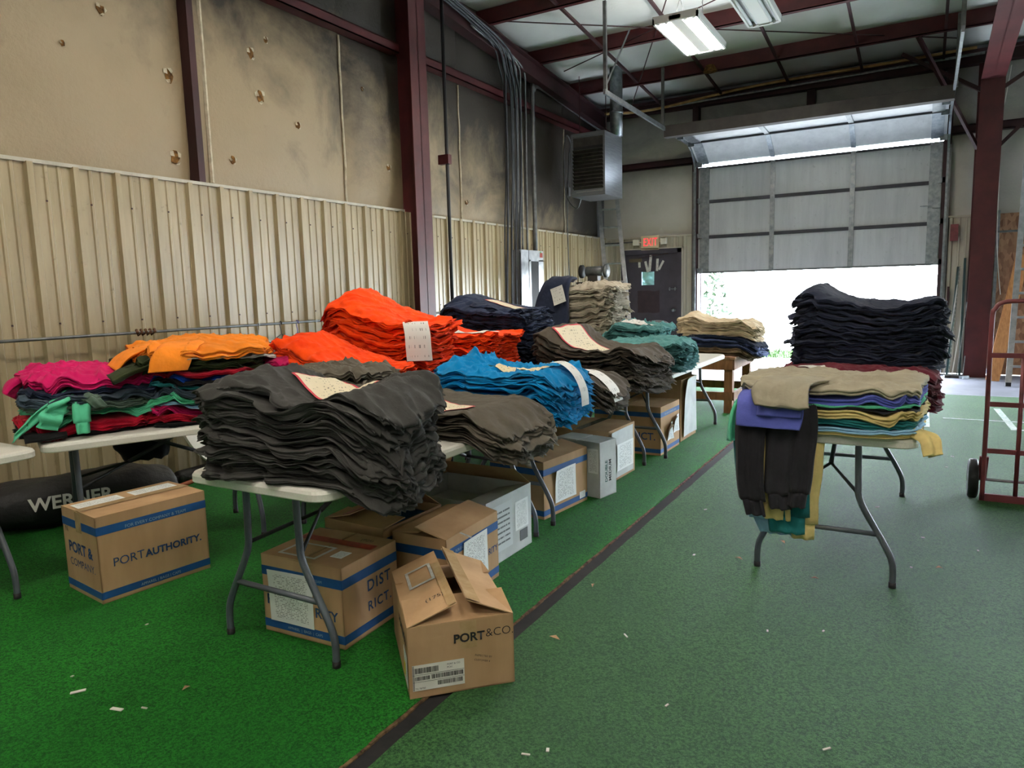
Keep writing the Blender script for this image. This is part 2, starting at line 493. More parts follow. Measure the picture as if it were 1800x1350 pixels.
# ---- left wall: outer sheet, insulation facing, studs, girts, liner panels
wl = MB().box(XL - 0.35, XL - 0.25, YF, YB + 0.3, 0, 6.8).build('wall_left', red_steel); tag(wl, kind='structure')

def facing(name, parent, mat, y0, y1, z0, z1, plane, axis='x', bulge=0.07, seed=0, res=0.11, edge=0.02):
    nu, nv = max(4, int((y1 - y0) / res)), max(4, int((z1 - z0) / res))
    v, f = [], []
    for j in range(nv + 1):
        for i in range(nu + 1):
            a, b = i / nu, j / nv
            y, z = y0 + (y1 - y0) * a, z0 + (z1 - z0) * b
            e = (4 * a * (1 - a)) ** 0.5 * (4 * b * (1 - b)) ** 0.35
            d = bulge * e + 0.03 * e * nz(y + seed, z, seed, 1.3) + 0.008 * nz(y, z * 0.4, seed + 5, 7)
            v.append((plane + d, y, z) if axis == 'x' else (y, plane - d, z))
    for j in range(nv):
        for i in range(nu):
            q = j * (nu + 1) + i
            f.append((q, q + 1, q + nu + 2, q + nu + 1))
    o = mesh_obj(name, v, f, mat, parent, True)
    return o
seams_y = [-1.6, 0.4, 2.1, 4.02, 5.86, 6.84, 8.05, 9.75, 11.2, YB]
for i in range(len(seams_y) - 1):
    facing('insulation_panel', wl, vinyl_left, seams_y[i], seams_y[i + 1], 2.36, 4.14, XL - 0.10, seed=i * 3)
    facing('insulation_panel', wl, vinyl_left, seams_y[i], seams_y[i + 1], 4.2, 5.9, XL - 0.10, seed=i * 3 + 50)
# seam battens in the insulation
for y in (5.86, 8.05, 9.75, 11.2):
    MB().tube([(XL - 0.085 + 0.006 * nz(0, k * 0.4, y), y + 0.015 * nz(1, k * 0.3, y), 2.4 + k * 0.1) for k in range(18)], 0.012, 6).build('seam_batten', flap_mat, wl)
# studs (deep red channel) and the silver tape beside it
MB().box(XL - 0.12, XL + 0.02, 3.99, 4.05, 2.40, 6.0).build('stud', dark_steel, wl)
MB().tube([(XL - 0.07, 4.18 + 0.01 * nz(k, 1), 2.42 + 0.2 * k) for k in range(14)], 0.02, 6).build('seam_batten', flap_mat, wl)
# girts
def zgirt(p0, p1, mat, name, parent, horiz):
    m = MB()
    (a, b) = p0, p1
    if horiz == 'y':      # runs along y on left wall
        x, y0, y1, z = a
        m.box(x, x + 0.012, y0, y1, z, z + 0.10); m.box(x - 0.16, x + 0.012, y0, y1, z, z + 0.012); m.box(x - 0.16, x + 0.012, y0, y1, z + 0.09, z + 0.102)
    return m.build(name, mat, parent)
for y0, y1 in ((YF, 6.70), (6.98, YB)):
    zgirt((XL + 0.03, y0, y1, 4.12), None, red_steel, 'girt', wl, 'y')
# liner panels: profiled sheet
def liner_profile(w):
    pts = []
    pitch = 0.305
    x = 0.0
    while x < w - 0.01:
        for dx, d in ((0.0, 0.0), (0.012, 0.030), (0.050, 0.030), (0.066, 0.0), (0.124, 0.0), (0.132, 0.009), (0.150, 0.009), (0.158, 0.0), (0.212, 0.0), (0.220, 0.009), (0.238, 0.009), (0.246, 0.0)):
            if x + dx <= w: pts.append((x + dx, d))
        x += pitch
    pts.append((w, 0.0))
    return pts
def liner_mesh(w, h):
    pr = liner_profile(w); n = len(pr)
    v = [(p[0], -p[1], 0) for p in pr] + [(p[0], -p[1], h) for p in pr]
    f = [(i, i + 1, n + i + 1, n + i) for i in range(n - 1)]
    m = MB(); m.v, m.f = v, f
    return m
lm_left = shared(liner_mesh(0.915, 2.36), 'liner_panel', liner_mat)
y = -5.9
MBs = []
while y < YB - 0.2:
    o = link('liner_panel', lm_left, wl, (XL, y, 0.02), (0, 0, PI / 2)); y += 0.915
MB().box(XL - 0.06, XL + 0.022, YF, 6.70, 2.375, 2.40).build('cap_trim', liner_back, wl)
MB().box(XL - 0.06, XL + 0.022, 6.98, YB, 2.355, 2.38).build('cap_trim', liner_back, wl)
# dark closure gap behind the cap
MB().box(XL - 0.07, XL - 0.06, YF, YB, 2.2, 2.38).build('closure_strip', dark_steel, wl)
# screw heads on the liner ribs
sc = MB()
for i in range(60):
    yy = -5.87 + i * 0.305
    if yy < 1.5 or yy > 12.4: continue
    for zz in (2.12, 1.28):
        sc.box(XL + 0.03, XL + 0.034, yy + 0.08, yy + 0.092, zz, zz + 0.012)
o = sc.build('screw_heads', dark_steel, wl); o['kind'] = 'stuff'
# tears in the insulation facing
def facing_x(y, z):
    i = max(k for k in range(len(seams_y) - 1) if seams_y[k] <= y)
    a, b = (y - seams_y[i]) / (seams_y[i + 1] - seams_y[i]), (z - 2.36) / 1.78
    e = (4 * a * (1 - a)) ** 0.5 * (4 * b * (1 - b)) ** 0.35
    sd = i * 3
    return XL - 0.10 + 0.07 * e + 0.03 * e * nz(y + sd, z, sd, 1.3) + 0.008 * nz(y, z * 0.4, sd + 5, 7)
def tear(y, z, s, seed, arc=False):
    random.seed(seed)
    x = facing_x(y, z) + 0.006
    holes = MB(); n = 10
    pts = []
    for k in range(n):
        t = 2 * PI * k / n; r = s * (0.65 + 0.5 * random.random())
        pts.append((x, y + r * math.cos(t) * 0.8, z + r * math.sin(t)))
    holes.v = [(x + 0.004, y, z)] + pts + [(p[0] - 0.05, p[1], p[2]) for p in pts]
    holes.f = [(0, k + 1, (k + 1) % n + 1) for k in range(n)] + [(k + 1, k + 1 + n, (k + 1) % n + 1 + n, (k + 1) % n + 1) for k in range(n)]
    h = holes.build('torn_hole', yellow_ins, wl)
    for q in range(3):
        t = 2 * PI * (q / 3 + random.random() * 0.2); fm = MB()
        c, sn = math.cos(t), math.sin(t)
        a = (x + 0.003, y + s * 0.9 * math.cos(t - 0.5), z + s * math.sin(t - 0.5)); b = (x + 0.003, y + s * 0.9 * math.cos(t + 0.5), z + s * math.sin(t + 0.5))
        tip = (x + 0.008 + 0.012 * random.random(), y + s * 0.45 * c, z + s * 0.45 * sn - 0.01)
        back = (x + 0.006, y + s * 1.15 * c, z + s * 1.15 * sn)
        fm.add([a, b, tip, back, (tip[0] + 0.003, tip[1], tip[2])], [(0, 1, 2), (0, 3, 1), (1, 0, 4)])
        fm.build('facing_flap', flap_mat, h)
for i, (yy, zz, s) in enumerate([(3.84, 3.22, 0.055), (4.73, 3.24, 0.06), (4.67, 3.60, 0.05), (5.17, 3.07, 0.035), (3.84, 2.58, 0.055), (4.40, 2.64, 0.035), (3.0, 3.23, 0.022), (4.86, 3.77, 0.03), (8.15, 2.62, 0.035), (6.5, 2.85, 0.04), (3.3, 3.55, 0.04), (6.14, 3.62, 0.022)]):
    tear(yy, zz, s, 30 + i)

# ---- back wall
wb = MB()
DX0, DX1, DZ = -3.47, 0.17, 3.56     # garage opening
EX0, EX1, EZ = -4.84, -3.80, 2.07    # exit door opening
wb.box(XL - 0.3, EX0, YB + 0.2, YB + 0.32, 0, 5.6); wb.box(EX0, EX1, YB + 0.2, YB + 0.32, EZ, 5.6); wb.box(EX1, DX0, YB + 0.2, YB + 0.32, 0, 5.6)
wb.box(DX0, DX1, YB + 0.2, YB + 0.32, DZ, 5.6); wb.box(DX1, 2.9, YB + 0.2, YB + 0.32, 0, 5.6); wb.box(2.9, 6.3, YB + 0.2, YB + 0.32, 2.6, 5.6); wb.box(6.3, XR, YB + 0.2, YB + 0.32, 0, 5.6)  # unseen second doorway at the right, added to bring in more daylight
wb = wb.build('wall_back', grey_paint); tag(wb, kind='structure')
for x0, x1, z0, z1 in ((XL, DX0 - 0.08, 2.34, 3.54), (XL, DX0 - 0.08, 3.64, 4.5), (DX1 + 0.08, 0.56, 2.34, 3.56), (DX1 + 0.08, 0.56, 3.68, 4.5),
                       (0.80, 2.85, 0.1, 3.56), (0.80, 4.0, 3.68, 4.5), (2.9, 6.3, 2.6, 3.56), (4.0, XR, 3.68, 4.5),
                       (DX0 + 0.0, -1.75, 3.72, 4.5), (-1.64, DX1 - 0.06, 3.72, 4.5)):
    facing('insulation_panel', wb, vinyl_back, x0, x1, z0, z1, YB + 0.10, 'y', 0.05, int(x0 * 10))
for x0, x1 in ((XL, DX0 - 0.06), (DX1 + 0.05, 0.56), (0.8, XR)):
    MB().box(x0, x1, YB - 0.03, YB - 0.015, 3.54, 3.65).box(x0, x1, YB - 0.03, YB + 0.12, 3.54, 3.555).box(x0, x1, YB - 0.03, YB + 0.12, 3.64, 3.655).build('girt', dark_steel, wb)
# jamb posts, header and upper posts
for x in (DX0 - 0.06, DX1 + 0.04):
    MB().box(x - 0.05, x + 0.05, YB - 0.02, YB + 0.2, 0, 4.5).build('jamb_post', dark_steel, wb)
MB().box(DX0, DX1, YB + 0.0, YB + 0.2, DZ, DZ + 0.14).build('door_header', dark_steel, wb)
MB().box(-1.75, -1.63, YB - 0.02, YB + 0.12, DZ, 4.5).build('upper_post', dark_steel, wb)
MB().box(XL, XR, YB - 0.06, YB + 0.12, 4.48, 4.66).box(XL, XR, YB - 0.13, YB - 0.06, 4.62, 4.66).build('eave_strut', dark_steel, wb)
# liner panels on the back wall
def back_liner(x0, x1, z0, z1):
    x = x0
    while x < x1 - 0.02:
        w = min(0.915, x1 - x)
        liner_mesh(w, z1 - z0).build('liner_panel', liner_back, wb, loc=(x, YB + 0.02, z0)); x += w
back_liner(XL + 0.03, EX0 - 0.06, 0.02, 2.32); back_liner(EX0 - 0.06, EX1 + 0.06, EZ + 0.06, 2.32); back_liner(EX1 + 0.06, DX0 - 0.11, 0.02, 2.32)
back_liner(DX1 + 0.1, 0.60, 0.02, 2.34)
MB().box(XL, DX0 - 0.11, YB - 0.02, YB + 0.06, 2.32, 2.345).build('cap_trim', liner_back, wb)
MB().box(DX1 + 0.08, 0.60, YB - 0.02, YB + 0.06, 2.345, 2.37).build('cap_trim', liner_back, wb)
tearb = [(-4.5, 3.0), (-0.35, 4.2)]
MB().lathe([(0.09, YB + 0.03), (0.05, YB - 0.01)], (-0.55, 0, 4.12), 'y', 7).build('torn_hole', yellow_ins, wb)

# ---- right and front walls (behind and beside the camera)
wr = MB().box(XR, XR + 0.1, YF, YB + 0.3, 0, 6.6).build('wall_right', vinyl_roof); tag(wr, kind='structure')
wf = MB().box(XL - 0.3, XR + 0.1, YF - 0.1, YF, 0, 6.8).build('wall_front', vinyl_roof); tag(wf, kind='structure')

# ---- ceiling: roof deck, sagging blanket, purlins, bridging
pur_y = [11.4 - 1.45 * i for i in range(12)]
ce = MB().add([(XL - 0.3, YB + 0.4, ROOF(YB + 0.4) + 0.3), (XR + 0.1, YB + 0.4, ROOF(YB + 0.4) + 0.3), (XR + 0.1, YF - 0.1, ROOF(YF) + 0.3), (XL - 0.3, YF - 0.1, ROOF(YF) + 0.3),
               (XL - 0.3, YB + 0.4, ROOF(YB + 0.4) + 0.36), (XR + 0.1, YB + 0.4, ROOF(YB + 0.4) + 0.36), (XR + 0.1, YF - 0.1, ROOF(YF) + 0.36), (XL - 0.3, YF - 0.1, ROOF(YF) + 0.36)],
              [(0, 1, 2, 3), (7, 6, 5, 4), (0, 4, 5, 1), (1, 5, 6, 2), (2, 6, 7, 3), (3, 7, 4, 0)]).build('ceiling', vinyl_roof)
tag(ce, kind='structure')
ys = [YB + 0.1] + pur_y + [YF]
for i in range(len(ys) - 1):
    y1, y0 = ys[i], ys[i + 1]
    if y1 - y0 < 0.2: continue
    nu, nv = 90, 8; v, f = [], []
    for b in range(nv + 1):
        for a in range(nu + 1):
            x = XL - 0.05 + (XR - XL) * a / nu; yy = y0 + (y1 - y0) * b / nv
            e = 4 * (b / nv) * (1 - b / nv)
            sag = 0.07 * e * (1 - 0.6 * math.exp(-((((x + 5.28) % 1.22) - 0.61) / 0.05) ** 2) * 0 ) + 0.03 * e * nz(x, yy, i, 1.6)
            seam = abs(((x + 5.28 + 0.6) % 1.22) - 0.61)
            sag -= 0.05 * e * math.exp(-(seam / 0.06) ** 2)
            v.append((x, yy, ROOF(yy) + 0.235 - sag))
    for b in range(nv):
        for a in range(nu):
            q = b * (nu + 1) + a; f.append((q, q + 1, q + nu + 2, q + nu + 1))
    mesh_obj('insulation_blanket', v, f, vinyl_roof, ce, True)
for y in pur_y:
    z = ROOF(y)
    MB().box(XL - 0.1, XR, y - 0.006, y + 0.006, z, z + 0.22).box(XL - 0.1, XR, y - 0.07, y, z, z + 0.012).box(XL - 0.1, XR, y, y + 0.07, z + 0.208, z + 0.22).box(XL - 0.1, XR, y - 0.07, y - 0.058, z, z + 0.03).build('purlin', purlin_mat, ce)
for x in (-4.1, -3.05, -2.0, -0.95, 0.1, 1.9, 3.2):
    for y1, y0 in zip([YB] + pur_y[:4], pur_y[:5]):
        MB().bar((x, y1, ROOF(y1) + 0.03), (x, y0, ROOF(y0) + 0.03), 0.035, 0.035).build('bridging_angle', dark_steel, ce)
for p, q in (((-4.6, 12.4, 4.62), (-2.4, 8.0, 4.97)), ((-2.9, 9.9, 4.85), (0.3, 12.0, 4.7)), ((-5.0, 10.5, 4.8), (-2.2, 9.2, 4.9)), ((-5.1, 8.6, 5.0), (-3.0, 9.9, 4.86))):
    MB().tube([p, q], 0.008, 6).build('bracing_rod', dark_steel, ce)
# loose yellow lagging pipe along the eave
MB().tube(smoothpath([(-4.9, 11.9, 4.42), (-4.2, 12.35, 4.48), (-2.5, 12.42, 4.62), (-0.5, 12.42, 4.64), (0.5, 12.42, 4.66)]), 0.022, 8).build('loose_lagging', M('yellowed lagging', srgb(176, 142, 92), srgb(140, 110, 66), ns=8, rough=0.9), ce)
MB().tube([(-5.0, 12.45, 4.50), (0.6, 12.45, 4.58)], 0.02, 8).build('eave_conduit', galv, ce)
m = MB().lathe([(0.02, 0), (0.11, 0.03), (0.06, 0.12)], (-2.95, 11.32, 4.62), 'z', 7); m.build('torn_tuft', yellow_ins, ce)

# ---- steel frame
def ibeam_col(name, label, x, y, zt, fw, depth, along, mat):
    root = empty(name, (x, y, 0))
    m = MB()
    if along == 'x':
        MB().box(depth - 0.014, depth, -fw / 2, fw / 2, 0, zt).build('inner_flange', mat, root)
        MB().box(0, depth, -0.006, 0.006, 0, zt).build('web', mat, root)
        MB().box(0, 0.014, -fw / 2, fw / 2, 0, zt).build('outer_flange', mat, root)
    return tag(root, label, 'column')
ibeam_col('steel_column', 'oxide red steel column standing against the corrugated side wall', XL - 0.12, 6.84, ROOF(6.84) - 0.02, 0.30, 0.32, 'x', red_steel)
root = empty('steel_rafter', (XL + 0.02, 0, 0))
def sloped(m, x0, x1, y0, y1, dz0, dz1):
    m.add([(x0, y0, ROOF(y0) + dz0), (x1, y0, ROOF(y0) + dz0), (x1, y1, ROOF(y1) + dz0), (x0, y1, ROOF(y1) + dz0),
           (x0, y0, ROOF(y0) + dz1), (x1, y0, ROOF(y0) + dz1), (x1, y1, ROOF(y1) + dz1), (x0, y1, ROOF(y1) + dz1)],
          [(3, 2, 1, 0), (4, 5, 6, 7), (0, 1, 5, 4), (1, 2, 6, 5), (2, 3, 7, 6), (3, 0, 4, 7)])
    return m
sloped(MB(), 0.0, 0.16, YF, YB, -0.27, -0.255).build('bottom_flange', dark_steel, root)
sloped(MB(), 0.0, 0.16, YF, YB, -0.015, 0.0).build('top_flange', dark_steel, root)
sloped(MB(), 0.075, 0.087, YF, YB, -0.27, 0.0).build('web', dark_steel, root)
tag(root, 'dark red steel rafter sloping along the top of the side wall', 'rafter')
# tapered main frame by the garage door
root = empty('portal_column', (0.685, YB - 0.02, 0))
def quadprism(m, x0, x1, pts):
    n = len(pts)
    return m.extrude(pts, 'x', x0, x1)
quadprism(MB(), -0.14, 0.14, [(-0.26, 0), (-0.245, 0), (-0.665, 4.1), (-0.68, 4.1)]).build('inner_flange', red_steel, root)
quadprism(MB(), -0.007, 0.007, [(-0.25, 0), (-0.02, 0), (-0.02, 4.5), (-0.67, 4.5), (-0.67, 4.1)]).build('web', red_steel, root)
MB().box(-0.14, 0.14, -0.02, 0, 0, 4.5).build('outer_flange', red_steel, root)
sl = 0.09
quadprism(MB(), -0.14, 0.14, [(-0.67, 4.1), (-18, 4.1 + 17.3 * sl), (-18, 4.115 + 17.3 * sl), (-0.67, 4.115)]).build('rafter_flange', red_steel, root)
quadprism(MB(), -0.007, 0.007, [(-0.67, 4.1), (-18, 4.1 + 17.3 * sl), (-18, 4.52 + 17.9 * sl), (-0.02, 4.52)]).build('rafter_web', red_steel, root)
for dx in (-1.1, 1.1):
    MB().bar((0, -0.6, 3.9), (dx, -0.6, 4.62), 0.05, 0.05).build('flange_brace', dark_steel, root)
MB().bar((-0.12, -0.35, 3.25), (-0.9, -1.2, 4.66), 0.045, 0.045).build('flange_brace', dark_steel, root)
MB().bar((0.12, -0.3, 3.25), (1.2, -0.3, 4.4), 0.045, 0.045).build('flange_brace', dark_steel, root)
tag(root, 'tapered oxide red steel frame column right of the garage door', 'column')

# ================================================================== exit door
d1 = empty('door_1', (EX0, YB, 0)); tag(d1, kind='structure')
w = EX1 - EX0
MB().box(-0.05, 0.03, -0.05, 0.12, 0, EZ + 0.05).box(w - 0.03, w + 0.05, -0.05, 0.12, 0, EZ + 0.05).box(-0.05, w + 0.05, -0.05, 0.12, EZ - 0.03, EZ + 0.05).build('frame', door_grey, d1)
MB().box(-0.07, -0.05, -0.06, 0.0, 0, EZ + 0.07).box(w + 0.05, w + 0.07, -0.06, 0.0, 0, EZ + 0.07).box(-0.07, w + 0.07, -0.06, 0.0, EZ + 0.05, EZ + 0.07).build('frame_trim', liner_back, d1)
px0, px1, pz0, pz1 = 0.33, 0.57, 1.48, 1.72
lf = MB().box(0.03, px0, 0.0, 0.045, 0.01, EZ - 0.03).box(px1, w - 0.03, 0.0, 0.045, 0.01, EZ - 0.03).box(px0, px1, 0, 0.045, 0.01, pz0).box(px0, px1, 0, 0.045, pz1, EZ - 0.03).build('door_leaf', door_grey, d1)
MB().box(px0, px1, 0.015, 0.025, pz0, pz1).build('pane', glass, lf)
MB().box(0.10, 0.34, -0.03, 0.0, 1.90, 1.96).build('closer_body', M('bronze closer', srgb(92, 82, 66), rough=0.5), lf)
MB().bar((0.3, -0.04, 1.97), (0.55, -0.05, 2.0), 0.02, 0.01).bar((0.55, -0.05, 2.0), (0.85, -0.05, 2.03), 0.02, 0.01).build('closer_arm', dark_steel, lf)
MB().lathe([(0.035, 0.0), (0.035, -0.015), (0.015, -0.02), (0.015, -0.04), (0.03, -0.05), (0.03, -0.075), (0.012, -0.085)], (w - 0.10, 0, 1.02), 'y', 16).build('knob', galv, lf, True)
MB().tube([(w - 0.2, -0.012, 1.4), (w - 0.05, -0.012, 1.4)], 0.007, 6).box(w - 0.19, w - 0.17, -0.014, 0, 1.37, 1.43).box(w - 0.09, w - 0.07, -0.014, 0, 1.37, 1.43).build('slide_bolt', galv, lf)
for x, z, ww, hh, a in ((0.27, 1.80, 0.045, 0.12, 0.05), (0.455, 1.73, 0.05, 0.29, -0.1), (0.43, 1.71, 0.045, 0.20, 0.25), (0.60, 1.73, 0.045, 0.22, -0.05), (0.64, 1.76, 0.04, 0.18, -0.5)):
    patch('tape_strip', lf, (x, 0, z), (math.cos(a), 0, math.sin(a)), (-math.sin(a), 0, math.cos(a)), ww, hh, tape_white)
mp = MB(); mp.v = [(0.25 + 0.42 * a + 0.02 * nz(a * 9, b * 7), -0.0015, 0.98 + 0.40 * b + 0.03 * nz(a * 6, b * 8, 3)) for b in (0, 0.25, 0.5, 0.75, 1) for a in (0, 0.25, 0.5, 0.75, 1)]
mp.f = [(j * 5 + i, j * 5 + i + 1, j * 5 + i + 6, j * 5 + i + 5) for j in range(4) for i in range(4)]
mp.build('paint_patch', paint_patch, lf)

# exit sign
sg = empty('exit_sign', (-4.33, YB, 2.11))
MB().box(-0.165, 0.165, -0.06, 0.0, 0, 0.25).build('housing', sign_beige, sg)
lt_ = text('letters', 'EXIT', sg, (-0.125, -0.061, 0.070), (1, 0, 0), (0, 0, 1), 0.20, sign_red, bold=0.0, width=0.25, spacing=1.12); lt_.scale.z = 1.75; lt_.location.z = -0.0525
for s in (-1, 1):
    MB().box(s * 0.26 - 0.05, s * 0.26 + 0.05, -0.10, -0.02, 0.09, 0.19).build('emergency_lamp_head', M('ivory lamp head', srgb(222, 216, 200), rough=0.4), sg)
    MB().box(min(s * 0.16, s * 0.22), max(s * 0.16, s * 0.22), -0.05, -0.03, 0.13, 0.15).build('bracket', sign_beige, sg)
MB().tube([(-0.9, -0.03, 0.155), (-0.31, -0.03, 0.155)], 0.012, 8).build('conduit', galv_dark, sg)
tag(sg, 'beige emergency sign with glowing red EXIT letters above the dark door', 'sign')

# ================================================================== garage door
d2 = empty('door_2', (0, YB, 0)); tag(d2, kind='structure')
zs = [1.685, 2.285, 2.885, 3.47]
prof = [((0.03, 1.685), (0.03, 2.285)), ((0.03, 2.284), (0.03, 2.885)), ((0.03, 2.884), (0.03, 3.465)),
        ((0.0, 3.525), (-0.52, 3.80)), ((-0.515, 3.80), (-1.12, 3.815)), ((-1.12, 3.815), (-1.72, 3.82))]
stiles = [DX0 + 0.10, -2.24, -1.04, DX1 - 0.10]
for si, (a, b) in enumerate(prof):
    a, b = Vector((0, a[0], a[1])), Vector((0, b[0], b[1]))
    d = (b - a).normalized(); nr = Vector((0, -d.z, d.y)) * 1.0   # towards the room / downwards
    if nr.y > 0 and abs(d.z) > 0.5: nr = -nr
    if abs(d.z) <= 0.9: nr = Vector((0, -d.z, d.y)); nr = nr if nr.z < 0 else -nr
    m = MB()
    def slab(m, x0, x1, t0, t1, n0, n1):
        ps = []
        for n in (n0, n1):
            for x, t in ((x0, t0), (x1, t0), (x1, t1), (x0, t1)):
                ps.append(Vector((x, 0, 0)) + a + d * t + nr * n)
        m.add(ps, [(3, 2, 1, 0), (4, 5, 6, 7), (0, 1, 5, 4), (1, 2, 6, 5), (2, 3, 7, 6), (3, 0, 4, 7)])
        return m
    L = (b - a).length
    sec = slab(MB(), DX0 - 0.02, DX1 + 0.02, 0, L, -0.03, 0.0).build('door_section', section_mat, d2)
    if si not in (3,):
        slab(MB(), DX0, DX1, L - 0.035, L + (0.02 if si < 2 else 0), 0.0, 0.018).build('section_rail', rail_mat, sec)
    if si >= 4:
        slab(MB(), DX0, DX1, 0.0, 0.03, 0.0, 0.03).build('section_rail', rail_mat, sec)
    for x in stiles:
        wd = 0.045 if x in stiles[1:3] else 0.08
        slab(MB(), x - wd, x + wd * (0.6 if x in stiles[1:3] else 1), 0.0, L, 0.0, 0.02).build('stile', galv, sec)
    if si == 5:
        slab(MB(), DX0 - 0.06, DX1 + 0.06, L - 0.12, L + 0.02, -0.04, 0.13).build('end_strut', strut_mat, sec)
    if si == 0:
        slab(MB(), DX0, DX1, -0.03, 0.0, -0.03, 0.0).build('bottom_seal', galv_dark, sec)
    for x in (DX0 + 0.02, DX1 - 0.02):
        m = MB(); c = Vector((x, 0, 0)) + a + d * 0.02 + nr * 0.03
        m.box(c.x - 0.05, c.x + 0.05, c.y - 0.02, c.y + 0.02, c.z - 0.04, c.z + 0.04).build('roller_hinge', galv, sec)
MB().box(DX1 - 0.12, DX1 - 0.02, -0.05, 0.0, 2.50, 2.58).box(DX1 - 0.28, DX1 - 0.1, -0.035, -0.025, 2.53, 2.545).build('latch', galv, d2)
text('scrawled_number', '1427', d2, (-0.26, -0.003, 3.36), (1, 0, 0), (0, 0, 1), 0.09, ink, bold=-0.003)
for x, s in ((DX0 - 0.02, -1), (DX1 + 0.02, 1)):
    path = [(x + s * 0.03, -0.03, 0.0), (x + s * 0.03, -0.03, 3.35), (x + s * 0.03, -0.09, 3.55), (x + s * 0.03, -0.25, 3.72), (x + s * 0.03, -0.5, 3.80), (x + s * 0.03, -4.1, 3.84)]
    m = MB()
    for p, q in zip(path, path[1:]): m.bar(p, q, 0.03, 0.06, (0, 1, 0.2) if q[2] < 3.4 else (0, 0, 1))
    m.build('track', galv, d2)
    MB().box(x + s * 0.02, x + s * 0.07, -0.05, 0.0, 0.0, 3.4).build('track_angle', galv_dark, d2)
    yy = YB - 4.05
    MB().box(x + s * 0.03 - 0.02, x + s * 0.03 + 0.02, -4.08, -4.04, 3.84, ROOF(yy)).build('track_hanger', galv_dark, d2)
    MB().bar((x + s * 0.03, -4.06, 3.9), (x + s * 0.03, -3.2, ROOF(YB - 3.2)), 0.03, 0.005, (1, 0, 0)).build('track_hanger', galv_dark, d2)
    yy = YB - 1.75
    MB().box(x + s * 0.05 - 0.02, x + s * 0.05 + 0.02, -1.78, -1.74, 3.82, ROOF(yy)).build('track_hanger', galv_dark, d2)

# ================================================================== outside
MB().box(-30, 25, YB + 0.33, YB + 2.6, -0.25, -0.06).build('ground_apron', apron_mat)['kind'] = 'structure'
MB().box(-60, 60, YB + 2.6, YB + 4.6, -0.3, -0.08).build('ground_lawn', grass_mat)['kind'] = 'structure'
MB().box(-60, 60, YB + 4.6, 120, -0.3, -0.09).build('ground_lot', apron_mat)['kind'] = 'structure'
bpy.data.objects['ground_lot']['label'] = 'glaring pale lot beyond the strip of lawn'
bpy.data.objects['ground_apron']['label'] = 'pale concrete apron outside the garage door'
bpy.data.objects['ground_lawn']['label'] = 'strip of sunlit lawn beyond the apron'
g = MB(); random.seed(8)
for i in range(5000):
    x, y = random.uniform(-9, 4), YB + 2.6 + random.random() * 2
    h = 0.04 + 0.09 * random.random(); a = random.random() * 6.28; w = 0.012
    g.add([(x - w * math.cos(a), y - w * math.sin(a), -0.085), (x + w * math.cos(a), y + w * math.sin(a), -0.085), (x + random.uniform(-.03, .03), y + random.uniform(-.03, .03), -0.08 + h)], [(0, 1, 2)])
o = g.build('lawn_grass', grass_mat); tag(o, 'blades of grass along the edge of the lawn', 'grass', kind='stuff')
def shrub(loc, h, label, n, spread, seed):
    random.seed(seed)
    r = empty('young_tree', loc)
    MB().tube([(0, 0, -0.08), (0.02, 0, h * 0.5), (-0.02, 0.02, h)], [0.02, 0.013, 0.006], 6).build('trunk', bark, r)
    m = MB()
    for i in range(n):
        z = h * (0.1 + 0.9 * random.random()); rr = spread * (1 - 0.6 * z / h) * random.random() ** 0.6; a = random.random() * 6.28
        c = Vector((rr * math.cos(a), rr * math.sin(a), z)); s = 0.05 + 0.05 * random.random()
        u = Vector((random.uniform(-1, 1), random.uniform(-1, 1), random.uniform(-.6, .6))).normalized(); w = u.orthogonal().normalized()
        m.add([c - u * s, c + w * s * 0.45, c + u * s, c - w * s * 0.45], [(0, 1, 2, 3)])
    o = m.build('foliage', leaf_mat, r); o['kind'] = 'stuff'
    return tag(r, label, 'tree')
shrub((-4.45, 17.6, -0.08), 2.0, 'slender young tree outside the left edge of the garage opening', 420, 0.65, 5)
shrub((-5.2, 14.9, -0.06), 2.5, 'leafy bush outside seen through the small pane of the exit door', 2600, 0.75, 6)
b = MB().lathe([(0.09, -0.06), (0.09, 0.95), (0.07, 1.0)], (0, 0, 0), 'z', 14).build('bollard', post_red, None, True, (-4.15, 15.3, 0))
tag(b, 'faded red post standing outside beside the young tree', 'post')

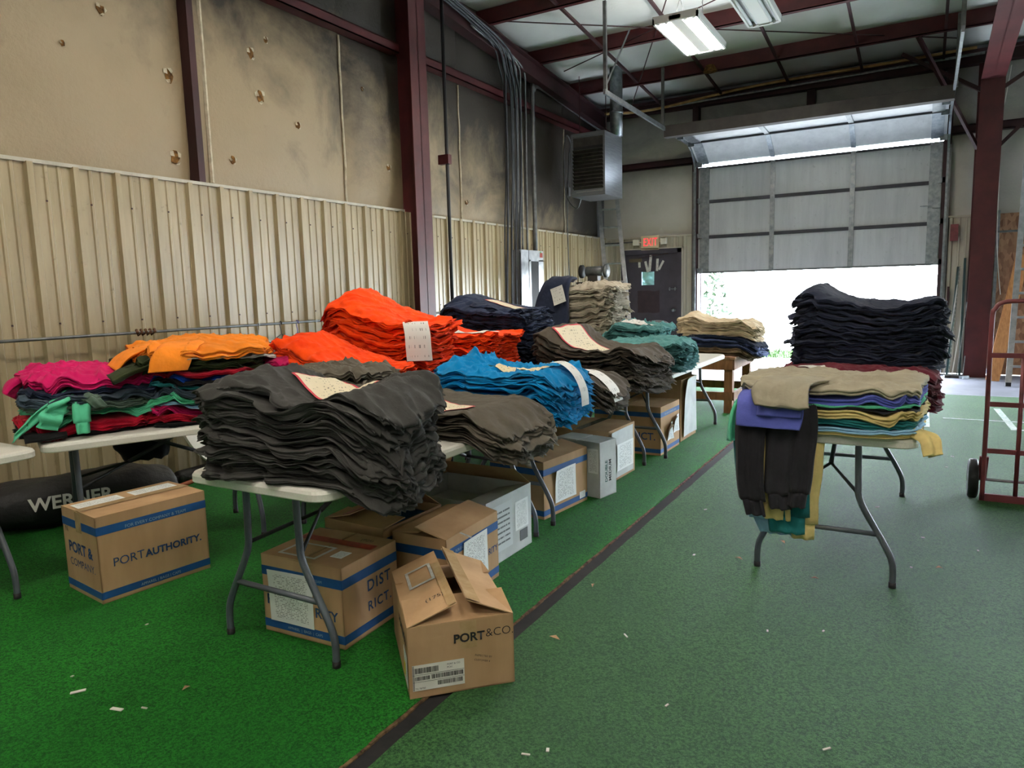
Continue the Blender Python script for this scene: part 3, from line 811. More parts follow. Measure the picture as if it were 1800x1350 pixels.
# ================================================================== lamps
def lamp(loc, lit, label, chain=True, width=0.48, length=1.24):
    r = empty('ceiling_lamp', loc)
    w, l = width / 2, length / 2
    MB().box(-w, w, -l, l, 0.055, 0.075).box(-w, -w + 0.02, -l, l, 0.0, 0.055).box(w - 0.02, w, -l, l, 0.0, 0.055).box(-0.06, 0.06, -l, l, 0.012, 0.055).box(-w, w, -l, -l + 0.03, 0.0, 0.055).box(-w, w, l - 0.03, l, 0, 0.055).build('reflector', reflector, r)
    xs = [-w * 0.78, -w * 0.42, w * 0.42, w * 0.78]
    for x in xs:
        MB().tube([(x, -l + 0.05, 0.022), (x, l - 0.05, 0.022)], 0.016, 10).build('tube', tube_lit if lit else tube_off, r, True)
        MB().box(x - 0.015, x + 0.015, -l + 0.02, -l + 0.06, 0.0, 0.05).box(x - 0.015, x + 0.015, l - 0.06, l - 0.02, 0.0, 0.05).build('lamp_holder', reflector, r)
    if chain:
        for y in (-l * 0.7, l * 0.7):
            yy = loc[1] + y
            m = MB()
            z = 0.075; top = ROOF(yy) - loc[2] + 0.03
            for s in (-1, 1): m.tube([(s * 0.06, y, z), (0, y, min(z + 0.2, top))], 0.004, 5)
            while z + 0.2 < top: m.tube([(0, y, z + 0.2), (0.006, y, z + 0.23), (0, y, z + 0.26)], 0.005, 5); z += 0.045
            m.build('chain', galv_dark, r)
    if lit:
        # added area light above the closed reflector, brightens the roof
        L2 = bpy.data.lights.new('added_roof_fill', 'AREA'); L2.shape = 'RECTANGLE'; L2.size = width * 0.5; L2.size_y = length * 0.9
        L2.energy = LAMP_POWER * 0.35; L2.color = (1.0, 0.95, 0.88)
        l2 = bpy.data.objects.new('added_roof_fill', L2); C.objects.link(l2); l2.parent = r; l2.location = (0, 0, 0.085); l2.rotation_euler = (PI, 0, 0)
    tag(r, label, 'lamp')
    return r
lamp((-2.37, 8.28, 4.18), True, 'lit four-tube fluorescent lamp hanging on chains under the roof')
lamp((-1.60, 7.75, 4.18), False, 'unlit fluorescent lamp cut by the top edge of the picture', width=0.34)
lamp((-2.40, 4.20, 4.40), True, 'lit fluorescent lamp above the middle of the shirt tables')
lamp((-2.40, 0.00, 4.50), True, 'lit fluorescent lamp above the near end of the hall')
lamp((0.9, 0.6, 4.50), True, 'lit fluorescent lamp above the open turf')
lamp((0.9, -2.6, 4.60), True, 'unseen fluorescent lamp added behind the camera to light the box fronts')  # extra lamp out of view, added to brighten the near box fronts

# ================================================================== heater, ducts, conduits on the side wall
r = empty('unit_heater', (-4.58, 10.42, 2.87))
W2, DP, HH = 0.28, 0.72, 0.95
MB().box(-W2, W2, 0.02, DP, 0.0, HH).build('casing', heater_steel, r)
MB().box(-W2, W2, 0.0, 0.02, 0.0, 0.10).box(-W2, W2, 0.0, 0.02, HH - 0.06, HH).box(-W2, -W2 + 0.03, 0, 0.02, 0.1, HH - 0.06).box(W2 - 0.03, W2, 0, 0.02, 0.1, HH - 0.06).build('front_frame', heater_steel, r)
MB().box(-W2 + 0.03, W2 - 0.03, 0.012, 0.02, HH - 0.2, HH - 0.07).build('upper_grille', heater_dark, r)
nl = 11
for i in range(nl):
    z = 0.13 + i * 0.055
    MB().bar((-W2 + 0.03, -0.005, z), (W2 - 0.03, -0.005, z), 0.05, 0.012, (0, 0.6, 0.8)).build('louvre', heater_dark, r)
MB().box(-W2 + 0.03, W2 - 0.03, 0.015, 0.021, 0.1, HH - 0.2).build('louvre_back', black_rubber, r)
MB().box(-0.2, 0.24, -0.003, 0.0, 0.06, 0.075).build('trim_stripe', alu, r)
for x in (-0.22, 0.22):
    MB().tube([(x, 0.2, HH), (x, 0.2, ROOF(10.6) - 2.87)], 0.007, 6).build('hanger_rod', dark_steel, r)
tag(r, 'sooty louvred gas unit heater hung from the roof', 'heater')
fl_ = MB().tube([(0, 0, 0), (0, 0, 0.35), (0, 0, 0.36), (0, 0, 1.15)], 0.10, 20).tube([(0, 0, 0.34), (0, 0, 0.38)], 0.108, 20).lathe([(0.105, 1.06), (0.17, 1.12), (0.17, 1.13)], (0, 0, 0), 'z', 20).build('flue_pipe', galv, None, True, (-4.33, 10.98, 3.82))
tag(fl_, 'galvanised flue pipe rising from the heater to the roof', 'pipe')

ep = empty('breaker_panel', (XL + 0.03, 9.52, 1.05))
MB().box(0.0, 0.13, -0.36, 0.36, -0.15, 0.98).build('cabinet', grey_paint, ep)
MB().box(0.13, 0.142, -0.36, -0.12, -0.15, 0.98).build('panel_frame', alu, ep)
MB().box(0.13, 0.142, -0.10, 0.36, 0.82, 0.98).box(0.13, 0.142, -0.10, 0.36, -0.15, 0.02).box(0.13, 0.142, -0.1, -0.04, 0, 0.84).box(0.13, 0.142, 0.20, 0.36, 0, 0.84).build('panel_frame', alu, ep)
MB().box(0.131, 0.138, -0.04, 0.2, 0.02, 0.82).build('breaker_recess', black_rubber, ep)
MB().box(0.131, 0.139, -0.12, -0.10, -0.15, 0.98).build('breaker_recess', black_rubber, ep)
patch('warning_sticker', ep, (0.142, 0.24, 0.88), (0, 1, 0), (0, 0, 1), 0.09, 0.07, tape_red)
patch('inspection_sticker', ep, (0.142, 0.24, 0.95), (0, 1, 0), (0, 0, 1), 0.05, 0.02, M('green sticker', srgb(90, 160, 90), rough=0.6))
tag(ep, 'grey electrical breaker panel with open dark breaker slots', 'panel')

def pipe(name, label, cat, pts, rad, mat, n=8, sub=6, group=None, smooth=True):
    o = MB().tube(smoothpath(pts, sub), rad, n).build(name, mat, None, True)
    tag(o, label, cat, group); return o
xw = XL + 0.05
pipe('gas_pipe', 'dark thin gas pipe running floor to roof beside the red column', 'pipe', [(xw + 0.18, 7.30, 0.02), (xw + 0.18, 7.30, 4.9)], 0.022, black_cable, sub=1)
o = MB().box(XL + 0.12, XL + 0.27, 7.265, 7.335, 2.97, 3.08).build('pipe_clamp', red_steel); tag(o, 'small red-brown clamp box on the dark gas pipe', 'clamp')
pipe('conduit', 'thick galvanised conduit bending along the roof beside the cable bundle', 'conduit', [(xw, 9.86, 2.02), (xw, 9.86, 4.3), (xw + 0.0, 9.9, 4.42), (xw, 10.0, 4.5), (xw, 10.4, 4.5), (xw, 12.3, 4.32), (xw + 0.1, 12.5, 4.3)], 0.035, galv_dark, 10)
for k, (y, x, rr) in enumerate(((9.22, 0.0, 0.016), (9.32, 0.01, 0.018), (9.60, 0.0, 0.016), (9.40, 0.03, 0.014))):
    pipe('conduit', 'slim grey conduit dropping from the roof into the breaker panel', 'conduit', [(xw + x, y, 2.0), (xw + x, y + 0.02, 3.2), (xw + x + 0.02, y + 0.0, 4.25), (xw + x + 0.1, y - 0.25, 4.62), (xw + 0.12, y - 1.2, 4.78)], rr, galv_dark, group='conduits dropping into the breaker panel')
random.seed(12)
for k in range(7):
    y = 8.92 + 0.062 * k + random.uniform(-.02, .02); x = 0.03 + 0.035 * (k % 3)
    sway = random.uniform(-0.08, 0.10)
    pipe('power_cable', 'black cable in the bundle hanging down the side wall', 'cable',
         [(xw + x, y - 0.1 + sway * 0.6, 0.4), (xw + x + 0.03, y - 0.14 + sway, 1.4), (xw + x, y + sway * 0.5 - 0.05, 2.3), (xw + x, y + 0.02 + sway, 3.2), (xw + x + 0.02, y - 0.02 + sway, 4.1), (xw + x + 0.05, y - 0.15, 4.45), (xw + x + 0.1, y - 0.5, 4.72), (xw + x + 0.12, y - 1.8, 4.92)], 0.011 + 0.005 * (k % 2), cable_grey, 7, 7, 'black cables bundled on the side wall')
pipe('thermostat_wire', 'thin grey wire hanging from the girt to the heater', 'wire', [(XL + 0.06, 11.05, 1.5), (XL + 0.06, 11.0, 2.6), (XL + 0.06, 11.1, 3.6), (XL + 0.05, 11.2, 3.85), (XL + 0.06, 11.0, 3.95), (XL + 0.06, 10.9, 3.6), (XL + 0.07, 10.95, 3.0), (-5.0, 10.9, 2.75), (-4.86, 10.8, 2.95)], 0.010, galv_dark)
o = MB().box(XL + 0.03, XL + 0.09, 11.0, 11.08, 2.98, 3.12).build('switch_box', galv_dark); tag(o, 'small grey thermostat box on the wire left of the heater', 'switch')
# hanging rail on the liner with hangers
rr = empty('hanging_rail', (XL + 0.12, 0, 1.19))
MB().tube([(0, -2, 0), (0, 8.8, 0.0)], 0.011, 8).build('rod', galv_dark, rr, True)
for y in (-0.5, 2.3, 5.1, 7.6): MB().box(-0.09, 0.012, y - 0.015, y + 0.015, -0.012, 0.012).build('bracket', galv_dark, rr)
tag(rr, 'thin metal rail running along the corrugated wall at table height', 'rail')
o = MB().tube([(XL + 0.12 + 0.02 * math.cos(t * 2.1), 3.25 + t * 0.012, 1.19 + 0.022 * math.sin(t * 2.1)) for t in range(14)], 0.012, 6).build('wire_coil', M('rusty wire', srgb(96, 64, 44), rough=0.8), None, True)
tag(o, 'rusty wire coiled around the wall rail', 'wire')
for y, mt, lb in ((4.40, alu, 'thin silver clothes hanger hooked on the wall rail'), (4.66, black_cable, 'black clothes hanger hooked on the wall rail'), (4.86, M('violet plastic', srgb(70, 60, 140), rough=0.5), 'violet clothes hanger hooked on the wall rail')):
    o = MB().tube(smoothpath([(0.012, 0, -0.012), (0.014, 0, 0.006), (0, 0, 0.017), (-0.015, 0, 0.004), (-0.012, 0, -0.03), (-0.004, 0, -0.06), (-0.002, 0, -0.10)]), 0.004, 6).tube(smoothpath([(-0.002, 0, -0.10), (0.0, 0.1, -0.15), (0, 0.2, -0.2), (0, 0.0, -0.205), (0, -0.2, -0.2), (0, -0.1, -0.15), (-0.002, 0, -0.10)]), 0.004, 6).build('clothes_hanger', mt, None, True, (XL + 0.12, y, 1.19))
    tag(o, lb, 'hanger')

# ---- far corner: ladder, grinder on a stand, folding chair
def ladder(name, label, base, top, width, rungs, mat, wdir):
    base, top, wd = Vector(base), Vector(top), Vector(wdir).normalized()
    r = empty(name, base)
    d = top - base
    for s in (-1, 1):
        MB().bar(wd * (s * width / 2), d + wd * (s * width / 2 * 0.9), 0.03, 0.07, wd).build('rail', mat, r)
        MB().box(-0.03 + wd.x * s * width / 2, 0.03 + wd.x * s * width / 2, -0.04 + wd.y * s * width / 2, 0.04 + wd.y * s * width / 2, 0.0, 0.05).build('foot', black_rubber, r)
    for k in range(rungs):
        t = (k + 0.8) / (rungs + 0.3)
        MB().tube([d * t - wd * width * 0.48, d * t + wd * width * 0.48], 0.018, 8).build('rung', mat, r)
    return tag(r, label, 'ladder')
ladder('extension_ladder', 'aluminium ladder leaning in the far corner left of the exit door', (-4.45, 11.55, 0.0), (-4.98, 12.2, 3.0), 0.36, 9, alu, (1, 0.25, 0))
bg_ = empty('bench_grinder', (-4.36, 10.1, 0))
MB().box(-0.22, 0.22, -0.18, 0.18, 1.50, 1.54).build('stand_top', heater_dark, bg_)
for sx in (-1, 1):
    for sy in (-1, 1):
        MB().bar((sx * 0.18, sy * 0.14, 1.50), (sx * 0.24, sy * 0.2, 0.0), 0.03, 0.03).build('leg', heater_dark, bg_)
MB().tube([(-0.12, 0, 1.70), (0.14, 0, 1.70)], 0.075, 16).build('motor', galv_dark, bg_, True)
MB().box(-0.08, 0.08, -0.06, 0.06, 1.54, 1.64).build('pedestal', heater_dark, bg_)
for x in (-0.2, 0.2): MB().tube([(x - 0.02, 0, 1.70), (x + 0.02, 0, 1.70)], 0.10, 18).build('wheel_guard', black_rubber if x < 0 else galv_dark, bg_, True)
tag(bg_, 'bench grinder on a stand behind the beige shirt stack', 'grinder')

def folding_chair(loc, rz):
    r = empty('folding_chair', loc, rz)
    # back faces -y
    for s in (-1, 1):
        MB().tube(smoothpath([(s * 0.2, -0.28, 0), (s * 0.2, 0.0, 0.45), (s * 0.2, 0.12, 0.75), (s * 0.19, 0.16, 0.86)]), 0.012, 8).build('front_leg', grey_paint, r, True)
        MB().tube([(s * 0.18, 0.28, 0), (s * 0.18, -0.06, 0.46)], 0.012, 8).build('rear_leg', grey_paint, r, True)
    MB().box(-0.18, 0.18, -0.2, 0.16, 0.44, 0.465).build('seat', grey_paint, r)
    poly = []
    for k in range(13):
        t = PI * k / 12; poly.append((0.2 * math.cos(t) if True else 0, 0.80 + 0.12 * math.sin(t) ** 0.6))
    poly = [(0.2, 0.66)] + poly + [(-0.2, 0.66)]
    m = MB(); n = len(poly)
    for yo in (0.13, 0.145):
        m.v += [(p[0], yo + 0.25 * (p[1] - 0.66) * 0.3, p[1]) for p in poly]
    m.f = [tuple(range(n)), tuple(range(n, 2 * n))] + [(i, (i + 1) % n, n + (i + 1) % n, n + i) for i in range(n)]
    m.build('backrest', grey_paint, r)
    MB().tube([(-0.18, 0.2, 0.15), (0.18, 0.2, 0.15)], 0.01, 6).build('stretcher', grey_paint, r)
    return tag(r, 'grey metal folding chair in front of the exit door', 'chair')
folding_chair((-3.62, 10.75, 0), R(8))
o = MB().tube([(-2.62, 8.20, 0.86), (-2.35, 8.55, 0.78)], 0.012, 8).build('white_rod', paper, None, True); tag(o, 'thin white rod sticking out from the pile on the timber bench', 'rod')

# ================================================================== right side things
ob = MB().box(0, 0.62, -0.02, 0.0, 0.0, 2.34).build('osb_board', osb_mat, None, False, (0.86, YB + 0.02, 0.02)); tag(ob, 'tall strand board sheet leaning on the end wall', 'board')
for x, lb in ((0.90, 'vertical steel channel clamped beside the red frame column'),):
    o = MB().box(-0.02, 0.02, -0.10, -0.05, 0.2, 2.4).build('wall_channel', galv, None, False, (x - 0.02, YB, 0)); tag(o, lb, 'channel')
o = MB().box(-0.5, 1.2, -0.09, -0.05, 0, 0.03).build('wall_rail', galv_dark, None, False, (1.3, YB - 0.05, 2.08)); tag(o, 'thin horizontal bar crossing the strand board', 'rail')
o = MB().bar((0, -0.12, 0), (0.30, 0.30, 1.75), 0.16, 0.035, (0, 1, 0.2)).build('wooden_plank', plank_mat, None, False, (0.88, 12.10, 0.0)); tag(o, 'orange-brown plank leaning against the strand board', 'plank')
ladder('step_ladder', 'aluminium ladder leaning at the right picture edge', (1.22, 11.45, 0.0), (1.34, 12.45, 3.0), 0.40, 9, alu, (1, 0, 0))
o = MB().box(-0.05, 0.05, -0.10, 0.0, 0, 0.24).build('red_junction_box', hand_red, None, False, (0.345, YB - 0.01, 2.0)); tag(o, 'small red switch box mounted beside the garage door', 'switch box')
up = empty('slotted_upright', (0.36, 12.35, 0))
m = MB()
def slot_post(root, p, q, w, mat, holes=True):
    p, q = Vector(p), Vector(q)
    MB().bar(p, q, w, 0.006, (1, 0, 0)).bar(p + Vector((-w / 2, 0.015, 0)), q + Vector((-w / 2, 0.015, 0)), 0.006, 0.03, (1, 0, 0)).build('post', mat, root)
    if holes:
        h = MB(); n = 26
        for k in range(n):
            c = p + (q - p) * ((k + 0.7) / n); h.box(c.x - 0.006, c.x + 0.006, c.y - 0.008, c.y - 0.004, c.z - 0.012, c.z + 0.012)
        oo = h.build('slot_holes', paper, root); oo['kind'] = 'stuff'
    return root
slot_post(up, (0, 0, 0.0), (0.08, 0.16, 1.62), 0.045, green_paint); tag(up, 'green slotted shelf upright leaning beside the garage door', 'shelf post')
o = MB().bar((0, 0, 0), (0.0, 0.14, 1.74), 0.06, 0.03, (1, 0, 0)).build('steel_post', green_paint, None, False, (0.50, 12.40, 0)); tag(o, 'tall plain green post leaning against the red frame column', 'post')
for k, (x, q, mt, lb) in enumerate(((0.30, (0.12, 0.2, 1.35), alu, 'thin pale rod leaning below the garage door track'), (0.40, (0.10, 0.2, 0.9), paper, 'short white bar leaning next to the green slotted upright'),
                                 (0.46, (0.09, 0.18, 1.1), galv, 'slotted silver bar leaning between the two green posts'), (0.535, (0.08, 0.18, 1.2), galv, 'slim silver angle leaning closest to the red frame column'))):
    o = MB().bar((0, 0, 0), q, 0.02, 0.015, (1, 0, 0)).build('metal_bar', mt, None, False, (x, 12.28, 0)); tag(o, lb, 'bar')
o = MB().box(-0.015, 0.015, -0.02, 0, 0, 0.28).build('door_handle_bar', dark_steel, None, False, (0.31, YB - 0.035, 1.05)); tag(o, 'dark pull handle on the liner beside the garage opening', 'handle')
for k, (x, y, a) in enumerate(((0.37, 12.2, 0.3), (0.46, 12.18, -0.2), (0.55, 12.15, 0.9))):
    o = MB().bar((-0.07 * math.cos(a), -0.07 * math.sin(a), 0.02), (0.07 * math.cos(a), 0.07 * math.sin(a), 0.02), 0.05, 0.04).build('metal_bracket', heater_dark if k != 2 else galv, None, False, (x, y, 0)); tag(o, 'small metal bracket lying at the foot of the leaning posts', 'bracket', 'brackets at the foot of the posts')
pipe('white_cord', 'thin white cord looping down behind the red frame column', 'cord', [(0.90, 12.2, 4.3), (0.86, 12.3, 3.9), (0.84, 12.4, 3.6), (0.86, 12.45, 2.2), (0.90, 12.45, 1.6), (0.95, 12.45, 1.2)], 0.006, paper)

# hand truck
ht = empty('hand_truck', (0.55, 5.32, 0))
hw = 0.175
MB().tube(smoothpath([(-hw, 0.02, 0.02), (-hw, 0.02, 0.6), (-hw, 0.05, 1.15), (-hw + 0.015, 0.06, 1.24), (-hw + 0.06, 0.06, 1.28), (0, 0.06, 1.285), (hw - 0.06, 0.06, 1.28), (hw - 0.015, 0.06, 1.24), (hw, 0.05, 1.15), (hw, 0.02, 0.6), (hw, 0.02, 0.02)], 5), 0.014, 10).build('frame_tube', hand_red, ht, True)
for z in (0.95, 0.64, 0.34): MB().bar((-hw, 0.03, z), (hw, 0.03, z), 0.012, 0.03).build('crossbar', hand_red, ht)
MB().tube([(0.0, 0.03, 0.05), (0, 0.04, 0.95)], 0.013, 10).build('centre_tube', hand_red, ht, True)
MB().box(-0.21, 0.21, -0.19, 0.03, 0.0, 0.008).box(-0.19, 0.19, 0.015, 0.035, 0.0, 0.06).build('toe_plate', hand_red, ht)
MB().tube([(-0.25, 0.12, 0.13), (0.25, 0.12, 0.13)], 0.009, 8).build('axle', galv_dark, ht)
for s in (-1, 1):
    wlm = MB().lathe([(0.05, -0.02), (0.115, -0.028), (0.13, -0.018), (0.13, 0.018), (0.115, 0.028), (0.05, 0.02)], (s * 0.225, 0.12, 0.13), 'x', 26).build('wheel', black_rubber, ht, True)
    MB().lathe([(0.012, -0.03), (0.05, -0.026), (0.05, 0.026), (0.012, 0.03)], (s * 0.225, 0.12, 0.13), 'x', 18).build('hub', galv_dark, wlm)
    MB().bar((s * hw, 0.02, 0.30), (s * hw, 0.12, 0.13), 0.012, 0.05, (1, 0, 0)).build('axle_bracket', hand_red, ht)
tag(ht, 'red steel hand truck with black wheels at the right picture edge', 'hand truck')

# ================================================================== folding tables
TOP = 0.737
def rounded_top(wd, ln, r=0.075, n=6):
    out = []
    for cx, cy, a0 in ((wd / 2 - r, ln / 2 - r, 0), (-wd / 2 + r, ln / 2 - r, 90), (-wd / 2 + r, -ln / 2 + r, 180), (wd / 2 - r, -ln / 2 + r, 270)):
        for k in range(n + 1):
            t = R(a0 + 90 * k / n); out.append((cx + r * math.cos(t), cy + r * math.sin(t)))
    return out
def tabletop_mesh(wd, ln):
    m = MB(); rings = []
    for inset, z in ((0.004, TOP - 0.045), (0.0, TOP - 0.040), (0.0, TOP - 0.016), (0.006, TOP - 0.005), (0.018, TOP)):
        p = rounded_top(wd - 2 * inset, ln - 2 * inset); rings.append(len(m.v)); m.v += [(x, y, z) for x, y in p]; n = len(p)
    for a, b in zip(rings, rings[1:]):
        for i in range(n): m.f.append((a + i, a + (i + 1) % n, b + (i + 1) % n, b + i))
    m.f.append(tuple(rings[-1] + i for i in range(n))); m.f.append(tuple(rings[0] + i for i in reversed(range(n))))
    return m
def folding_table(cx, cy, rz, ln, label, group=None, wd=0.765, inset=0.10):
    r = empty('folding_table', (cx, cy, 0), rz)
    tabletop_mesh(wd, ln).build('tabletop', plastic_white, r)
    for e in (-1, 1):
        y = e * (ln / 2 - inset)
        for s in (-1, 1):
            lg = MB().tube(smoothpath([(s * 0.14, y, TOP - 0.045), (s * 0.145, y, 0.50), (s * 0.16, y, 0.40), (s * 0.27, y, 0.20), (s * 0.30, y, 0.12), (s * 0.302, y, 0.03)], 4), 0.0145, 10).build('leg', leg_grey, r, True)
            MB().tube([(s * 0.302, y, 0.0), (s * 0.302, y, 0.04)], 0.0165, 10).build('foot_cap', black_rubber, lg, True)
        MB().tube([(-0.235, y, 0.26), (0.235, y, 0.26)], 0.012, 8).build('crossbar', leg_grey, r, True)
        J = (0, y - e * 0.26, 0.52)
        MB().tube([(-0.15, y, 0.44), J, (0.15, y, 0.44)], 0.009, 6).tube([J, (0, y - e * 0.62, TOP - 0.05)], 0.011, 8).build('folding_brace', black_cable, r, True)
        MB().box(-0.2, 0.2, y - 0.02, y + 0.02, TOP - 0.06, TOP - 0.044).build('leg_mount', leg_grey, r)
    tag(r, label, 'table', group)
    return r
T1 = (-2.58, -1.81, 1.77, 3.60); T2 = (-2.58, -1.81, 3.62, 5.45); T3 = (-2.50, -1.73, 5.55, 7.38)
RT = (-0.76, 0.01, 3.50, 5.33)
LT2 = (-3.40, -2.64, 2.98, 4.81); LT3 = (-3.40, -2.64, 4.83, 6.66); LT4 = (-3.42, -2.66, 6.68, 8.51)
def tb(b, label, **k): return folding_table((b[0] + b[1]) / 2, (b[2] + b[3]) / 2, 0, b[3] - b[2], label, **k)
tb(T1, 'white folding table carrying the dark grey shirts nearest the camera')
tb(T2, 'white folding table carrying the turquoise blue shirts')
tb(T3, 'white folding table carrying teal shirts with its far end bare')
tb(RT, 'white folding table on the open turf with sleeves hanging over its end')
tb(LT2, 'white folding table under the orange shirt stacks')
tb(LT3, 'white folding table under the navy shirt stack')
tb(LT4, 'white folding table under the beige shirt stack')
LA = R(-23.8)
LTC = (-3.82, 2.51)
folding_table(LTC[0], LTC[1], LA, 1.22, 'white folding table with the multicoloured sweatshirt pile by the wall', inset=0.16)
folding_table(-4.05, 0.86, 0, 1.83, 'bare white folding table cut by the left picture edge', inset=0.14)
# round tabletop leaning against the side wall
r = empty('round_tabletop', (-4.80, 3.90, 0.014), 0)
m = MB(); n = 48
for t_, rr in ((0.0, 0.49), (0.0, 0.50), (0.035, 0.50), (0.035, 0.49)):
    for k in range(n):
        q = 2 * PI * k / n; zz = 0.50 + rr * math.sin(q)
        m.v.append((t_ - 0.36 * zz, rr * math.cos(q), zz * 0.95))
for a_ in range(3):
    for k in range(n): m.f.append((a_ * n + k, a_ * n + (k + 1) % n, (a_ + 1) * n + (k + 1) % n, (a_ + 1) * n + k))
m.f.append(tuple(range(n))); m.f.append(tuple(3 * n + k for k in range(n)))
m.build('disc', plastic_white, r)
tag(r, 'cream round tabletop leaning on the wall behind the nearest shirt table', 'tabletop')

# wooden workbench at the back
wt = empty('wooden_bench', (-2.25, 8.47, 0))
for x in (-0.42, 0.40):
    for y in (-0.44, 0.46): MB().box(x - 0.045, x + 0.045, y - 0.045, y + 0.045, 0, 0.62).build('leg', wood, wt)
for y in (-0.49, 0.51):
    MB().box(-0.47, 0.45, y - 0.018, y + 0.018, 0.50, 0.62).build('apron', wood, wt)
    MB().box(-0.47, 0.45, y - 0.018, y + 0.018, 0.16, 0.25).build('lower_rail', wood, wt)
for x in (-0.47, 0.45):
    MB().box(x - 0.018, x + 0.018, -0.49, 0.51, 0.16, 0.25).build('lower_rail', wood, wt)
    MB().box(x - 0.018, x + 0.018, -0.49, 0.51, 0.50, 0.62).build('apron', wood, wt)
MB().box(-0.50, 0.48, -0.52, 0.54, 0.62, 0.645).build('bench_top', osb_mat, wt)
tag(wt, 'rough timber workbench in front of the garage opening', 'bench')

# ================================================================== cartons
def carton(loc, rz, w, d, h, label, mat=None, top='closed', bands=True, band_mat=None):
    mat = mat or card
    r = empty('cardboard_box', (loc[0], loc[1], 0.0145 if loc[1] < 10.2 else 0), rz)
    t = 0.006
    x, y = w / 2, d / 2
    MB().box(-x, x, -y, -y + t, 0, h).box(-x, x, y - t, y, 0, h).box(-x, -x + t, -y, y, 0, h).box(x - t, x, -y, y, 0, h).box(-x, x, -y, y, 0, t).build('body', mat, r)
    def flap(side, ang, ln=None, nm='flap', taper=0.0):
        ln = ln or (w / 2 if side in 'LR' else d / 2) - 0.004
        a = R(ang)
        m = MB()
        if side in 'LR':
            s = -1 if side == 'L' else 1
            P = lambda u, v, o: (s * (x - u * math.cos(a) - o * math.sin(a)), v, h + u * math.sin(a) + o * math.cos(a))
            vs = [P(0, -y, 0), P(0, y, 0), P(ln, y - taper, 0), P(ln, -y + taper, 0), P(0, -y, 0.005), P(0, y, 0.005), P(ln, y - taper, 0.005), P(ln, -y + taper, 0.005)]
        else:
            s = -1 if side == 'F' else 1
            P = lambda u, v, o: (v, s * (y - u * math.cos(a) - o * math.sin(a)), h + u * math.sin(a) + o * math.cos(a))
            vs = [P(0, -x, 0), P(0, x, 0), P(ln, x - taper, 0), P(ln, -x + taper, 0), P(0, -x, 0.005), P(0, x, 0.005), P(ln, x - taper, 0.005), P(ln, -x + taper, 0.005)]
        m.add(vs, [(3, 2, 1, 0), (4, 5, 6, 7), (0, 1, 5, 4), (1, 2, 6, 5), (2, 3, 7, 6), (3, 0, 4, 7)])
        return m.build(nm, mat, r), a, s
    fl = {}
    if top == 'closed':
        fl['L'] = flap('L', 0.6); fl['R'] = flap('R', 0.3)
    elif isinstance(top, dict):
        for k, (a, ln) in top.items(): fl[k] = flap(k, a, ln, taper=0.0)
    if bands:
        bm = band_mat or band_blue
        for z0, z1 in ((h - 0.085, h - 0.045), (0.02, 0.055)):
            MB().box(-x - 0.0008, x + 0.0008, -y - 0.0008, y + 0.0008, z0, z1).build('printed_band', bm, r)
    tag(r, label, 'box')
    r['_'] = 0; del r['_']
    return r
XP, YP, YN, ZP = (1, 0, 0), (0, 1, 0), (0, -1, 0), (0, 0, 1)
def front_text(r, s, x, z, size, mat, w, d, bold=0.0, width=None, **k): return text('lettering', s, r, (x, -d / 2, z), XP, ZP, size, mat, bold, width, **k)
def side_text(r, s, y, z, size, mat, w, d, bold=0.0, width=None, **k): return text('lettering', s, r, (w / 2, y, z), YP, ZP, size, mat, bold, width, **k)

def place(fl, fr, dep):   # front-left and front-right bottom corners, depth -> centre, angle, width
    fl, fr = Vector((*fl, 0)), Vector((*fr, 0)); e = fr - fl; w = e.length; e.normalize(); n = Vector((-e.y, e.x, 0))
    c = (fl + fr) / 2 + n * dep / 2
    return (c.x, c.y), math.atan2(e.y, e.x), w

# A: box by the left table
c, a, w = place((-3.655, 1.83), (-3.29, 1.785), 0.54); d, h = 0.54, 0.415
r = carton(c, a, w, d, h, 'cardboard box with blue bands on the turf beside the multicoloured pile')
front_text(r, 'PORT &', -w / 2 + 0.05, 0.205, 0.075, ink_blue, w, d, 0.0022, width=0.26)
front_text(r, 'COMPANY.', -w / 2 + 0.05, 0.135, 0.06, ink_blue, w, d, 0.0, width=0.27)
front_text(r, 'N', -w / 2 + 0.03, 0.30, 0.04, ink, w, d)
side_text(r, 'PORT', -d / 2 + 0.06, 0.165, 0.07, ink_blue, w, d, 0.0, width=0.145)
side_text(r, 'AUTHORITY.', -d / 2 + 0.215, 0.165, 0.07, ink_blue, w, d, 0.0022, width=0.29)
side_text(r, 'FOR EVERY COMPANY & TEAM', -d / 2 + 0.13, h - 0.078, 0.024, ink_pale, w, d, 0.0, width=0.30)
side_text(r, 'APPAREL | BAGS | CAPS', -d / 2 + 0.18, 0.028, 0.018, ink_pale, w, d, 0.0, width=0.2)
patch('shipping_label', r, (-0.13, -d / 2 + 0.02, h + 0.006), XP, YP, 0.10, 0.22, form_print)
patch('shipping_label', r, (-0.13, 0.02, h + 0.006), XP, YP, 0.10, 0.22, form_print)
patch('packing_tape', r, (-0.03, -d / 2, h + 0.0065), XP, YP, 0.06, d, tape_clear)
patch('packing_tape', r, (-0.03, -d / 2, h - 0.1), XP, ZP, 0.06, 0.1, tape_clear, off=0.0012)

